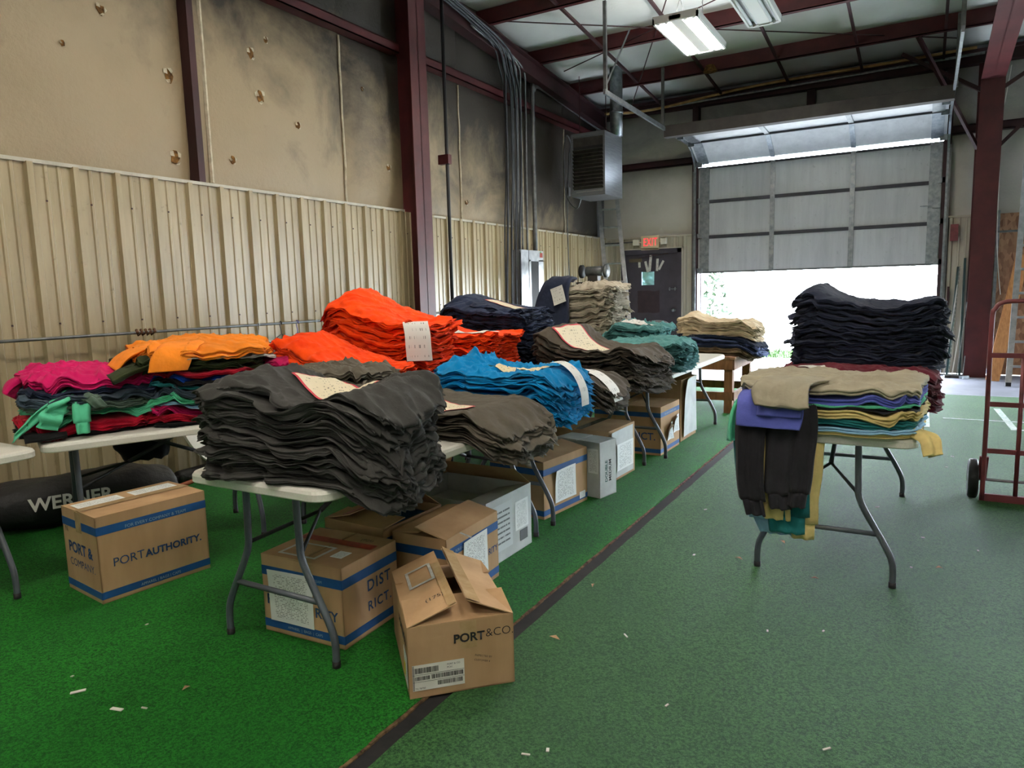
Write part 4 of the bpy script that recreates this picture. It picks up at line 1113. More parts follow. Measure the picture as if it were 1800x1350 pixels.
# B: box under the near end of the front table
c, a, w = place((-2.39, 1.965), (-1.955, 1.985), 0.36); d, h = 0.36, 0.335
r = carton(c, a, w, d, h, 'closed box with red tape and a packing form under the nearest table end')
patch('packing_form', r, (-w / 2 + 0.04, -d / 2, 0.055), XP, ZP, 0.24, 0.225, form_print, off=0.003, curl=0.006, nx=6, ny=5)
front_text(r, 'P', -w / 2 + 0.02, 0.125, 0.06, ink_blue, w, d, 0.002)
front_text(r, 'RITY', w / 2 - 0.15, 0.11, 0.06, ink_blue, w, d, 0.001, width=0.12)
front_text(r, 'FOR EVERY COMPANY & TEAM', -w / 2 + 0.10, h - 0.074, 0.02, ink_pale, w, d, 0, width=0.23)
front_text(r, 'APPAREL  |  BAGS  |  CAPS', -w / 2 + 0.13, 0.03, 0.016, ink_pale, w, d, 0, width=0.19)
side_text(r, 'DIST', -0.03, 0.185, 0.075, ink_blue, w, d, 0.0012, width=0.155, spacing=1.2)
side_text(r, 'RICT.', -0.03, 0.10, 0.075, ink_blue, w, d, 0.0012, width=0.155, spacing=1.2)
patch('red_tape', r, (-w / 2 + 0.02, 0.03, h + 0.006), XP, YP, w - 0.04, 0.05, tape_red)
for q in ((-0.15, -0.15, 0.20, 0.012), (-0.15, -0.02, 0.20, 0.012)): patch('label_residue', r, (q[0], q[1], h + 0.006), XP, YP, q[2], q[3], tape_white)
for q in ((-0.15, -0.15, 0.014, 0.14), (0.04, -0.15, 0.014, 0.14)): patch('label_residue', r, (q[0], q[1], h + 0.0065), XP, YP, q[2], q[3], tape_white)
patch('sticker', r, (0.09, -0.10, h + 0.006), XP, YP, 0.06, 0.07, form_print)
text('recycling_mark', '(P25)', r, (0.08, 0.11, h + 0.006), XP, YP, 0.03, ink)

# C: open box nearest the camera
c, a, w = place((-1.505, 1.825), (-1.235, 2.095), 0.53); d, h = 0.53, 0.26
r = carton(c, a, w, d, h, 'open box lettered PORT&CO. standing askew on the seam', top={'L': (21, 0.19), 'R': (24, 0.185), 'B': (4, 0.16), 'F': (9, 0.17)}, bands=False)
front_text(r, 'PORT', -0.03, h - 0.075, 0.06, ink, w, d, 0.0018, width=0.112, off=0.0045)
front_text(r, '&CO.', 0.087, h - 0.070, 0.05, ink, w, d, -0.0005, width=0.10)
patch('packing_tape', r, (-0.005, -d / 2, h - 0.10), XP, ZP, 0.06, 0.10, tape_clear, off=0.0025)
lb = patch('shipping_label', r, (-w / 2 + 0.012, -d / 2, 0.028), XP, ZP, 0.185, 0.095, paper)
random.seed(3)
bc = MB()
for x0, x1, z0, z1 in ((0.02, 0.105, 0.092, 0.112), (0.02, 0.07, 0.066, 0.080), (0.08, 0.19, 0.066, 0.082), (0.10, 0.19, 0.040, 0.056)):
    xx = x0
    while xx < x1:
        bw = random.choice((0.0009, 0.0016, 0.0026)); bc.box(-w / 2 + xx, -w / 2 + xx + bw, -d / 2 - 0.0036, -d / 2 - 0.003, z0, z1); xx += bw + random.choice((0.0009, 0.0015, 0.002))
for z in (0.06, 0.086): bc.box(-w / 2 + 0.014, -w / 2 + 0.196, -d / 2 - 0.0036, -d / 2 - 0.003, z, z + 0.0008)
for x in (0.013, 0.0165): bc.box(-w / 2 + x, -w / 2 + x + 0.0016, -d / 2 - 0.0036, -d / 2 - 0.003, 0.03, 0.122)
bc.build('barcode', ink, lb)
text('label_lettering', 'PORT & CO', lb, (-w / 2 + 0.135, -d / 2, 0.108), XP, ZP, 0.009, ink, off=0.0035)
text('label_lettering', 'PC61', lb, (-w / 2 + 0.135, -d / 2, 0.097), XP, ZP, 0.009, ink, off=0.0035)
text('label_lettering', 'TX 78750', lb, (-w / 2 + 0.02, -d / 2, 0.033), XP, ZP, 0.009, ink, off=0.0035)
text('stamp', 'INSPECTED BY', r, (0.045, -d / 2, 0.125), (0.94, 0, -0.26), (0.26, 0, 0.94), 0.010, ink)
text('stamp', 'CUSTOMER 4', r, (0.042, -d / 2, 0.108), (0.94, 0, -0.26), (0.26, 0, 0.94), 0.010, ink)
text('lettering', 'PORT&CO', r, (-w / 2, -0.0, h - 0.09), YN, ZP, 0.06, ink, 0.003, width=0.22)
patch('side_label', r, (-w / 2, -d / 2 + 0.115, 0.03), YN, ZP, 0.10, 0.12, form_print)
patch('yellow_mark', r, (-w / 2, -d / 2 + 0.10, 0.05), YN, ZP, 0.035, 0.05, yellow_ink, off=0.004)
ca, sa = math.cos(R(21)), math.sin(R(21))
o_ = Vector((-w / 2, 0, h)); fu = Vector((ca, 0, sa)); fn = Vector((-sa, 0, ca))
for q in ((0.05, 0.0, 0.012, 0.16), (0.145, 0.0, 0.012, 0.16)): patch('label_residue', r, o_ + fu * q[0] + Vector((0, q[1], 0)) + fn * 0.005, fu, YP, q[2], q[3], tape_white)
for q in ((0.05, 0.0, 0.10, 0.014), (0.05, 0.15, 0.10, 0.014)): patch('label_residue', r, o_ + fu * q[0] + Vector((0, q[1], 0)) + fn * 0.005, fu, YP, q[2], q[3], tape_white, off=0.0025)
text('recycling_mark', '(175)', r, o_ + fu * 0.09 + Vector((0, -0.16, 0)) + fn * 0.005, fu, YP, 0.035, ink)
patch('packing_tape', r, o_ + fu * 0.16 + Vector((0, -d / 2, 0)) + fn * 0.005, fu, YP, 0.032, d * 0.75, tape_clear, curl=0.004, nx=3, ny=9)
cb, sb = math.cos(R(24)), math.sin(R(24))
o2 = Vector((w / 2, 0, h)); fu2 = Vector((-cb, 0, sb)); fn2 = Vector((sb, 0, cb))
patch('packing_tape', r, o2 + fu2 * 0.188 + Vector((0, -d / 2, 0)) + fn2 * 0.005, -fu2, YP, 0.055, d, tape_clear, curl=0.004, nx=3, ny=9)

# D: open box with loose flaps behind C
c, a, w = place((-2.07, 2.44), (-1.775, 2.45), 0.46); d, h = 0.46, 0.33
r = carton(c, a, w, d, h, 'box with buckled taped flaps between the lettered box and the white carton', top={'L': (7, 0.15), 'R': (13, 0.17), 'F': (1, 0.14)})
patch('packing_form', r, (w / 2, -0.10, 0.06), YP, ZP, 0.22, 0.22, form_print, off=0.003, nx=4, ny=4, curl=0.004)
side_text(r, 'FOR EVERY COMPANY & TEAM', -0.16, h - 0.075, 0.02, ink_pale, w, d, 0, width=0.25)
side_text(r, 'RITY', 0.13, 0.14, 0.06, ink_blue, w, d, 0.001, width=0.09)
ca, sa = math.cos(R(13)), math.sin(R(13)); o2 = Vector((w / 2, 0, h)); fu2 = Vector((-ca, 0, sa)); fn2 = Vector((sa, 0, ca))
for q in ((0.13, -0.12, 0.012, 0.14), (0.04, -0.12, 0.10, 0.012)): patch('label_residue', r, o2 + fu2 * (q[0]) + Vector((0, q[1], 0)) + fn2 * 0.005, -fu2 if False else YP, fu2 * -1 if False else -fu2, q[3] if q[2] < q[3] else q[3], q[2] if q[2] < q[3] else q[2], tape_white)
# E: open box with red tape behind B
c, a, w = place((-2.47, 2.42), (-2.10, 2.41), 0.44); d, h = 0.44, 0.345
r = carton(c, a, w, d, h, 'open box with red taped flap behind the closed red taped box', top={'L': (14, 0.17), 'R': (-70, 0.15), 'F': (4, 0.16), 'B': (35, 0.15)})
ca, sa = math.cos(R(14)), math.sin(R(14))
patch('red_tape', r, Vector((-w / 2, -d / 2, h)) + Vector((ca, 0, sa)) * 0.12 + Vector((-sa, 0, ca)) * 0.005, (ca, 0, sa), YP, 0.04, d, tape_red)
# F: white printed carton, open
c, a, w = place((-2.45, 2.95), (-1.875, 2.94), 0.46); d, h = 0.46, 0.345
r = carton(c, a, w, d, h, 'open white printed carton between the boxes under the front table', mat=card_white, top={'B': (35, 0.2), 'L': (70, 0.24), 'R': (-14, 0.22)}, bands=False)
for ch in r.children:
    if ch.name.startswith('flap') and max(q.co.z for q in ch.data.vertices) > h + 0.05: ch.data.materials[0] = card
patch('printed_panel', r, (w / 2, -d / 2 + 0.03, 0.06), YP, ZP, 0.22, 0.25, form_dark)
patch('printed_panel', r, (w / 2, 0.05, 0.12), YP, ZP, 0.14, 0.16, form_print)
MB().box(w / 2 + 0.001, w / 2 + 0.003, 0.10, 0.18, 0.05, 0.11).build('printed_photo', M('grey print block', srgb(96, 98, 100), rough=0.7), r)
MB().box(-w / 2 + 0.01, w / 2 - 0.01, -d / 2 + 0.01, d / 2 - 0.01, 0.006, 0.24).build('packed_paper', form_dark, r)
# G: box under the blue shirts
c, a, w = place((-2.40, 3.83), (-1.985, 3.78), 0.52); d, h = 0.52, 0.36
r = carton(c, a, w, d, h, 'banded box with a loose packing form under the turquoise shirts', top={'L': (8, 0.2), 'R': (10, 0.2)})
patch('packing_form', r, (w / 2, -0.14, 0.075), YP, ZP, 0.25, 0.21, form_print, off=0.003, curl=0.012, nx=6, ny=5)
front_text(r, 'DIST', -0.06, 0.16, 0.07, ink_blue, w, d, 0.0012, width=0.15)
patch('sticker', r, (w / 2, 0.16, 0.03), YP, ZP, 0.07, 0.045, form_print)
patch('label_residue', r, (-0.08, -0.12, h + 0.034), XP, YP, 0.012, 0.16, tape_white); patch('label_residue', r, (0.05, -0.12, h + 0.03), XP, YP, 0.012, 0.16, tape_white)
# H: white flat carton
c, a, w = place((-2.22, 4.42), (-1.85, 4.345), 0.20); d, h = 0.20, 0.38
r = carton(c, a, w, d, h, 'narrow white taped carton with upright green lettering', mat=card_white, top='closed', bands=False)
text('lettering', 'DOUBLE', r, (w / 2, -0.01, 0.10), ZP, YN, 0.035, M('green print', srgb(40, 80, 74), rough=0.7), 0.001, width=0.15)
text('lettering', 'MEDIUM', r, (w / 2, 0.035, 0.10), ZP, YN, 0.035, ink, 0.001, width=0.15)
patch('torn_label', r, (w / 2 - 0.09, -d / 2, 0.17), XP, ZP, 0.08, 0.17, form_print, curl=0.01, nx=4, ny=4, off=0.004)
# I: taped white/brown box
c, a, w = place((-2.42, 4.72), (-1.93, 4.70), 0.48); d, h = 0.48, 0.385
r = carton(c, a, w, d, h, 'brown-topped box with white taped side behind the narrow white carton', bands=False)
patch('side_sheet', r, (w / 2, -d / 2 + 0.02, 0.02), YP, ZP, d - 0.06, h - 0.03, card_white, off=0.003, curl=0.01, nx=5, ny=5)
patch('packing_form', r, (w / 2, -0.12, 0.07), YP, ZP, 0.3, 0.2, form_print, off=0.014)
patch('packing_tape', r, (-0.03, -d / 2, h + 0.006), XP, YP, 0.06, d, M('dark packing tape', srgb(70, 56, 42), rough=0.25))
# J: banded box
c, a, w = place((-2.48, 5.72), (-1.875, 5.71), 0.50); d, h = 0.50, 0.41
r = carton(c, a, w, d, h, 'banded box with a torn form flapping off its side under the charcoal shirts')
patch('packing_form', r, (w / 2, -0.12, 0.10), YP, ZP, 0.17, 0.15, form_print, off=0.004, curl=0.05, nx=6, ny=6)
patch('packing_form', r, (w / 2, 0.06, 0.14), YP, ZP, 0.16, 0.15, form_print, off=0.004, curl=0.03, nx=6, ny=6)
front_text(r, 'RICT.', 0.05, 0.13, 0.08, ink_blue, w, d, 0.0012, width=0.20)
side_text(r, 'FOR EVERY COMPANY & TEAM', -0.15, h - 0.075, 0.022, ink_pale, w, d, 0, width=0.3)
# K: tall box with hanging flap
c, a, w = place((-2.46, 6.32), (-1.885, 6.31), 0.48); d, h = 0.48, 0.57
r = carton(c, a, w, d, h, 'tall brown box with a pale flap folded down its side', bands=False, top={'R': (-86, 0.5), 'L': (20, 0.2)})
patch('pale_flap', r, (w / 2 + 0.001, -0.2, 0.04), YP, ZP, 0.40, h - 0.04, card_white, off=0.01, curl=0.03, nx=6, ny=6)

# ---- black bag, roll and poles on the floor by the wall
def blob(name, mat, parent, path, radii, n=18, flat=0.8, wr=0.06, seed=0):
    P = smoothpath(path, 5); m = len(P); rs = np.interp(np.linspace(0, 1, m), np.linspace(0, 1, len(radii)), radii)
    M_ = MB()
    for i, p in enumerate(P):
        d = (P[min(i + 1, m - 1)] - P[max(i - 1, 0)]).normalized(); a = d.cross(Vector((0, 0, 1))).normalized()
        for j in range(n):
            t = 2 * PI * j / n
            rr = rs[i] * (1 + wr * 3 * nz(i * 0.35, 3 * math.cos(t), 3 * math.sin(t) + seed))
            z = p.z + rr * flat * math.sin(t)
            M_.v.append((p.x + a.x * rr * math.cos(t), p.y + a.y * rr * math.cos(t), max(0.0, z)))
    for i in range(m - 1):
        for j in range(n): M_.f.append((i * n + j, i * n + (j + 1) % n, (i + 1) * n + (j + 1) % n, (i + 1) * n + j))
    M_.f.append(tuple(range(n))); M_.f.append(tuple((m - 1) * n + j for j in range(n)))
    return M_.build(name, mat, parent, True)
bgx = empty('equipment_bag', (-4.80, 2.36, 0.014), R(62))
blob('bag_body', black_nylon, bgx, [(-0.85, 0, 0.12), (-0.5, 0, 0.15), (0, 0.02, 0.16), (0.45, 0, 0.17), (0.68, 0, 0.14), (0.74, 0, 0.1)], [0.05, 0.16, 0.20, 0.20, 0.16, 0.04], n=22, seed=4)
text('lettering', 'WERNER', bgx, (-0.12, -0.205, 0.15), (1, 0, 0.02), (0, 0.35, 1), 0.11, paper, 0.003, width=0.46, off=0.012)
tag(bgx, 'black nylon equipment bag with white lettering lying on the floor under the wall table', 'bag')
o = MB().tube([(-4.95, 3.35, 0.06), (-4.98, 4.0, 0.06)], 0.055, 14).tube([(-4.95, 3.25, 0.06), (-4.95, 3.35, 0.06)], 0.02, 8).build('dark_roll', black_nylon, None, True); tag(o, 'dark rolled mat lying against the wall behind the banded box', 'roll')
o = MB().tube([(-4.62, 2.75, 0.05), (-5.0, 4.75, 0.12)], 0.018, 8).build('red_pole', red_plastic, None, True); tag(o, 'orange-red pole lying along the foot of the wall', 'pole')
o = MB().lathe([(0.09, 0), (0.10, 0.02), (0.10, 0.20), (0.085, 0.22)], (0, 0, 0), 'z', 20).build('white_bucket', plastic_white, None, True, (-4.62, 1.72, 0.014)); tag(o, 'white plastic tub beside the black bag at the left picture edge', 'tub')
# black cloth hanging under the wall table

# ================================================================== SHIRTS
F_char = fabric('charcoal cotton', (66, 65, 63)); F_char2 = fabric('brown charcoal cotton', (92, 86, 76)); F_dk = fabric('dark brown grey cotton', (80, 73, 64))
F_or = fabric('orange red cotton', (250, 78, 14), 0.10, (232, 58, 8)); F_blue = fabric('turquoise blue cotton', (6, 134, 196), 0.12)
F_teal = fabric('teal cotton', (84, 138, 138)); F_navy = fabric('navy cotton', (30, 38, 58), 0.2, (44, 54, 80)); F_beige = fabric('beige cotton', (186, 176, 158))
F_tan = fabric('tan cotton', (226, 206, 174)); F_slate = fabric('slate blue cotton', (96, 110, 152)); F_brown = fabric('brown cotton', (124, 104, 80))
F_black = fabric('washed black cotton', (46, 45, 50)); F_ink = fabric('blue black cotton', (44, 50, 70), 0.14); F_mar = fabric('maroon cotton', (98, 30, 44))
F_yel = fabric('butter yellow cotton', (234, 210, 142)); F_lbl = fabric('light blue cotton', (150, 196, 228)); F_sea = fabric('sea green cotton', (40, 120, 124))
F_mint = fabric('mint cotton', (96, 200, 158)); F_peri = fabric('periwinkle cotton', (92, 100, 184)); F_khaki = fabric('khaki cotton', (164, 156, 136))
F_mag = fabric('magenta cotton', (200, 24, 96)); F_red = fabric('red cotton', (186, 22, 48)); F_oliv = fabric('dark olive cotton', (52, 60, 34))
F_lor = fabric('light orange cotton', (255, 146, 44)); F_gg = fabric('grey green cotton', (92, 112, 100)); F_dg = fabric('steel grey cotton', (70, 84, 98))
F_roy = fabric('royal blue cotton', (20, 70, 170)); F_whi = fabric('white cotton', (214, 216, 212)); F_blk = fabric('black cotton', (22, 22, 24))
F_wine = fabric('wine cotton', (120, 16, 40))

def sins(th, rng, ks, amps):
    out = np.zeros_like(th)
    for k, a in zip(ks, amps): out += a * np.sin(k * th + rng.uniform(0, 6.28))
    return out
_topo = {}
def topo(N, nr):
    key = (N, nr)
    if key not in _topo:
        f = []
        for j in range(nr - 1):
            for i in range(N):
                f.append((j * N + i, (j + 1) * N + i, (j + 1) * N + (i + 1) % N, j * N + (i + 1) % N))
        ct, cb = nr * N, nr * N + 1
        for i in range(N):
            f.append((ct, i, (i + 1) % N)); f.append((cb, (nr - 1) * N + (i + 1) % N, (nr - 1) * N + i))
        _topo[key] = f
    return _topo[key]

class Stack:
    def __init__(s, what, where, mats, c, a, b, z0, ts, humps=(), base=1.0, rz=0.0, rect=None, kd=0.9, pinch=None, seed=1,
                 N=110, wave=0.006, jit=0.02, fringe=0.0, fr_dir=0.0, top_wr=0.010, expn=5.0, labels=None, cat='shirt', name='folded_shirt', slide=0.012, flap=0.3, edge=0.06, ply=0.0055, rag=0.022, crumple=0.012):
        s.c, s.a, s.b, s.z0, s.humps, s.base, s.rz, s.rect, s.kd, s.pinch = c, a, b, z0, humps, base, rz, rect, kd, pinch
        s.ts = ts; s.H = sum(ts); s.seed = seed; s.edge = edge
        rng = np.random.default_rng(seed); s.rng = rng
        s.wr = [(rng.uniform(0, 6.28), rng.uniform(0.05, 0.22), rng.uniform(0, 6.28), rng.uniform(0.4, 1.0)) for _ in range(9)]
        s.top_wr = top_wr
        kd_ = rng.normal(size=(14, 3)); kd_ /= np.linalg.norm(kd_, axis=1)[:, None]
        wlen = rng.uniform(0.045, 0.20, 14); s.k3 = kd_ * (2 * np.pi / wlen)[:, None] * np.array([1, 1, 0.8]); s.p3 = rng.uniform(0, 6.28, (2, 14)); s.a3 = np.sqrt(wlen / 0.2)
        n = len(ts); S_ = 0.0; s.layers = []
        # unit perimeter, even arc length
        t = np.linspace(0, 2 * np.pi, 2000, endpoint=False)
        pu = np.sign(np.cos(t)) * np.abs(np.cos(t)) ** (2 / expn); pv = np.sign(np.sin(t)) * np.abs(np.sin(t)) ** (2 / expn)
        px, py = pu * a, pv * b
        seg = np.hypot(np.diff(np.append(px, px[0])), np.diff(np.append(py, py[0]))); cum = np.concatenate([[0], np.cumsum(seg)[:-1]]); tot = seg.sum()
        def per(N):
            q = np.linspace(0, tot, N, endpoint=False)
            return np.interp(q, cum, pu), np.interp(q, cum, pv), np.interp(q, cum, t)
        ks = [2, 3, 5, 8, 13]; ph = rng.uniform(0, 6.28, len(ks)); dr = rng.uniform(-0.25, 0.25, len(ks))
        for i in range(n):
            top = i == n - 1
            NN = int(N * 1.3) if top else N
            U, V, TH = per(NN)
            tk = ts[i]
            if top: rings = list(np.linspace(0.06, 0.95, 22)) + [0.98]
            else: rings = [0.55, 0.88, 0.96]
            npl = int(np.clip(round(tk / ply), 2, 6))
            bott = [0.90, 0.5]
            # edge jitter of this layer
            j1 = sins(TH, rng, [1, 2, 3, 5, 7, 11], np.array([.5, .5, .4, .35, .25, .2]) * jit)
            fl = np.zeros_like(TH)
            if rng.random() < flap:
                t0 = rng.uniform(0, 6.28); dd = np.abs((TH - t0 + np.pi) % (2 * np.pi) - np.pi); fl = np.exp(-(dd / rng.uniform(0.12, 0.35)) ** 2)
            ox, oy = rng.normal(0, slide, 2)
            ez = np.zeros_like(TH)
            for k_, (k, p, d_) in enumerate(zip(ks, ph, dr)): ez += np.sin(k * TH + p + d_ * i) / (1 + 0.35 * k_)
            ez2 = sins(TH, rng, [4, 9, 14, 21], [.4, .4, .35, .3]) * tk * 0.45
            grow = min(1.0, S_ / 0.06 + 0.12)
            X, Y, Z = [], [], []
            def ring(r, frac, isb=False, jx=0.0, zx=0.0):
                rr = r * (1 + (j1 + 0.05 * fl + jx) * max(0, (r - 0.5) / 0.5))
                u, v = U * rr, V * rr
                x, y, zb = s._pos(u, v, S_ + frac * tk)
                w = max(0, (r - 0.35) / 0.65) ** 1.5
                z = zb + w * (wave * ez * grow + ez2 * grow + zx) - w * w * fl * tk * 0.9 * grow
                if top and not isb: z = z + s._wrinkle(u, v) * (1 - max(0, (r - 0.9) / 0.1) * 0.7)
                if crumple and w > 0.05:
                    q = np.stack([x, y, z], 1) @ s.k3.T
                    n_r = (np.sin(q + s.p3[0]) * s.a3).sum(1) * 0.38; n_z = (np.sin(q * 1.3 + s.p3[1] + 0.9 * i) * s.a3).sum(1) * 0.38
                    g2 = w * crumple
                    x = x + g2 * n_r * (x - c[0]) / (np.hypot(x - c[0], y - c[1]) + 1e-6); y = y + g2 * n_r * (y - c[1]) / (np.hypot(x - c[0], y - c[1]) + 1e-6)
                    z = z + g2 * 0.55 * n_z * grow * (0.25 if isb else 1.0)
                X.append(x + ox); Y.append(y + oy); Z.append(z)
            for r_ in rings: ring(r_, 0.985)
            nring = len(rings) + len(bott)
            for p_ in range(npl):
                f1, f0 = 1 - p_ / npl, 1 - (p_ + 1) / npl
                jx = sins(TH, rng, [3, 5, 8, 12, 19, 27], np.array([.35, .35, .35, .3, .3, .25]) * rag) - 0.012 * rng.random() + rng.normal(0, rag * 0.5)
                if fringe:
                    m = np.clip(np.cos(TH - fr_dir), 0, 1) ** 1.5
                    jx = jx + fringe * m * sins(TH, rng, [29, 41, 53, 71], [.5, .5, .5, .5])
                zx = sins(TH, rng, [6, 11, 17], [.3, .3, .3]) * tk / npl * 0.5 * grow
                ring(0.988, f1 - 0.06 / npl, False, jx, zx); ring(1.0, (f0 + f1) / 2, False, jx, zx); ring(0.988, f0 + 0.14 / npl, False, jx, zx)
                nring += 3
                if p_ < npl - 1: ring(0.945, f0 + 0.05 / npl); nring += 1
            for r_ in bott: ring(r_, 0.0, True)
            xc, yc, zt = s._pos(np.array([0.0]), np.array([0.0]), S_ + tk); _, _, zbm = s._pos(np.array([0.0]), np.array([0.0]), S_)
            X = np.concatenate(X + [xc + ox, xc + ox]); Y = np.concatenate(Y + [yc + oy, yc + oy]); Z = np.concatenate(Z + [zt + (s._wrinkle(np.array([0.]), np.array([0.])) if top else 0), zbm])
            loc = (c[0], c[1], z0 + S_ * base)
            vs = np.stack([X - loc[0], Y - loc[1], Z - loc[2]], 1)
            mt = mats[i % len(mats)] if isinstance(mats, (list, tuple)) else mats
            me = bpy.data.meshes.new(name); me.from_pydata(vs.tolist(), [], topo(NN, nring)); me.materials.append(mt)
            me.polygons.foreach_set('use_smooth', [True] * len(me.polygons))
            o = bpy.data.objects.new(name, me); C.objects.link(o); o.location = loc
            if labels: tag(o, labels[i], cat, 'sweatshirts and shirts in ' + where)
            elif top: tag(o, f'topmost {what} on {where}', cat, 'shirts in ' + where)
            elif i == 0: tag(o, f'bottom {what} of {where}', cat, 'shirts in ' + where)
            else: tag(o, f'{what} folded inside {where}', cat, 'shirts in ' + where)
            s.layers.append(o)
            S_ += tk
    def _P(s, u, v):
        P = np.full_like(u, s.base)
        for amp, u0, v0, su, sv in s.humps: P = P + amp * np.exp(-((u - u0) / su) ** 2 - ((v - v0) / sv) ** 2)
        r2 = np.clip(np.maximum(np.abs(u), np.abs(v)), 0, 1.2)
        return P * (1 - s.edge * r2 ** 4)
    def _xy(s, u, v):
        b = s.b
        k = 1.0
        if s.pinch:
            u0, su, amt = s.pinch; k = 1 - amt * np.exp(-((u - u0) / su) ** 2)
        lx, ly = u * s.a, v * b * k
        cr, sr = math.cos(s.rz), math.sin(s.rz)
        return s.c[0] + lx * cr - ly * sr, s.c[1] + lx * sr + ly * cr
    def _droop(s, x, y):
        if not s.rect: return 0.0
        x0, x1, y0, y1 = s.rect
        dx = np.maximum(np.maximum(x0 - x, x - x1), 0); dy = np.maximum(np.maximum(y0 - y, y - y1), 0)
        d = np.hypot(dx, dy)
        return -s.kd * d ** 1.25
    def _pos(s, u, v, S_):
        x, y = s._xy(u, v)
        return x, y, s.z0 + S_ * s._P(u, v) + s._droop(x, y)
    def _wrinkle(s, u, v):
        z = np.zeros_like(u)
        lx, ly = u * s.a, v * s.b
        for a, wl, ph, am in s.wr:
            q = lx * math.cos(a) + ly * math.sin(a); q2 = -lx * math.sin(a) + ly * math.cos(a)
            z = z + am * s.top_wr * 0.55 * (1 - np.abs(np.sin(q * 3.14 / wl + ph + 2.2 * np.sin(q2 * 4 + ph)))) ** 3 * (0.6 + 0.4 * np.sin(q2 * 7 + ph * 2))
        return z
    def surf(s, x, y):
        dx, dy = x - s.c[0], y - s.c[1]; cr, sr = math.cos(-s.rz), math.sin(-s.rz)
        lx, ly = dx * cr - dy * sr, dx * sr + dy * cr
        u = np.array([lx / s.a]); v = np.array([ly / s.b])
        over = max(0.0, abs(u[0]) - 1.0, abs(v[0]) - 1.0)
        uc, vc = np.clip(u, -1, 1), np.clip(v, -1, 1)
        z = s.z0 + s.H * s._P(uc, vc) + s._droop(np.array([x]), np.array([y])) + s._wrinkle(uc, vc)
        return float(np.asarray(z).ravel()[0]), over

def sheet(name, label, st, x, y, rz, w, h, mat, cat='paper', lift=0.009, hang=None, nx=16, ny=20):
    """paper lying on a stack; parts reaching past the stack edge bend down"""
    v, uv = [], []
    cr, sr = math.cos(rz), math.sin(rz)
    if not hasattr(st, 'bvh'):
        from mathutils.bvhtree import BVHTree
        tp = st.layers[-1]; st.bvh = BVHTree.FromPolygons([q.co + tp.location for q in tp.data.vertices], [tuple(p.vertices) for p in tp.data.polygons])
    def rayz(px, py):
        h = st.bvh.ray_cast(Vector((px, py, 5)), Vector((0, 0, -1)))
        return h[0].z if h[0] is not None else None
    G = np.zeros((ny + 1, nx + 1))
    for j in range(ny + 1):
        for i in range(nx + 1):
            a, b = i / nx - 0.5, j / ny - 0.5
            px, py = x + a * w * cr - b * h * sr, y + a * w * sr + b * h * cr
            zs_ = [z for z in (rayz(px + dx, py + dy) for dx, dy in ((0, 0), (.014, 0), (-.014, 0), (0, .014), (0, -.014), (.01, .01), (-.01, -.01))) if z is not None]
            G[j, i] = max(zs_) if zs_ else st.surf(px, py)[0]
    for _ in range(2):
        E_ = np.pad(G, 1, mode='edge'); Bl = (E_[:-2, 1:-1] + E_[2:, 1:-1] + E_[1:-1, :-2] + E_[1:-1, 2:] + 2 * G) / 6
        G = np.maximum(Bl, G - 0.002)
    z00 = float(G[ny // 2, nx // 2])
    for side in (0, 1):
        for j in range(ny + 1):
            for i in range(nx + 1):
                a, b = i / nx - 0.5, j / ny - 0.5
                v.append((a * w * cr - b * h * sr, a * w * sr + b * h * cr, float(G[j, i]) - z00 + 0.004 + 0.0006 * side)); uv.append((i / nx, j / ny))
    f = []; k = (nx + 1) * (ny + 1)
    for j in range(ny):
        for i in range(nx):
            q = j * (nx + 1) + i
            f.append((k + q, k + q + 1, k + q + nx + 2, k + q + nx + 1)); f.append((q + nx + 1, q + nx + 2, q + 1, q))
    me = bpy.data.meshes.new(name); me.from_pydata(v, [], f); me.materials.append(mat)
    ul = me.uv_layers.new(name='UVMap')
    for lp in me.loops: ul.data[lp.index].uv = uv[lp.vertex_index]
    me.polygons.foreach_set('use_smooth', [True] * len(me.polygons))
    o = bpy.data.objects.new(name, me); C.objects.link(o); o.location = (x, y, z00)
    return tag(o, label, cat)

def ribbon(name, label, pts, w, wdir, mat, cat='paper'):
    """paper strip following a 3D path"""
    P = smoothpath(pts, 5); wd = Vector(wdir).normalized() * w / 2
    v, uv, f = [], [], []; n = len(P); o0 = P[0].copy(); nx = 4
    for side in (0, 1):
        for i, p in enumerate(P):
            d = (P[min(i + 1, n - 1)] - P[max(i - 1, 0)]).normalized(); nn = wd.cross(d).normalized() * (0.0006 * side)
            for j in range(nx + 1):
                a = 2 * j / nx - 1
                v.append(p - o0 + wd * a + nn + nn.normalized() * 0 ); uv.append((j / nx, 1 - i / (n - 1)))
    k = n * (nx + 1)
    for i in range(n - 1):
        for j in range(nx):
            q = i * (nx + 1) + j
            f.append((q, q + 1, q + nx + 2, q + nx + 1)); f.append((k + q + nx + 1, k + q + nx + 2, k + q + 1, k + q))
    me = bpy.data.meshes.new(name); me.from_pydata(v, [], f); me.materials.append(mat)
    ul = me.uv_layers.new(name='UVMap')
    for lp in me.loops: ul.data[lp.index].uv = uv[lp.vertex_index]
    me.polygons.foreach_set('use_smooth', [True] * len(me.polygons))
    o = bpy.data.objects.new(name, me); C.objects.link(o); o.location = o0
    return tag(o, label, cat) if label else o

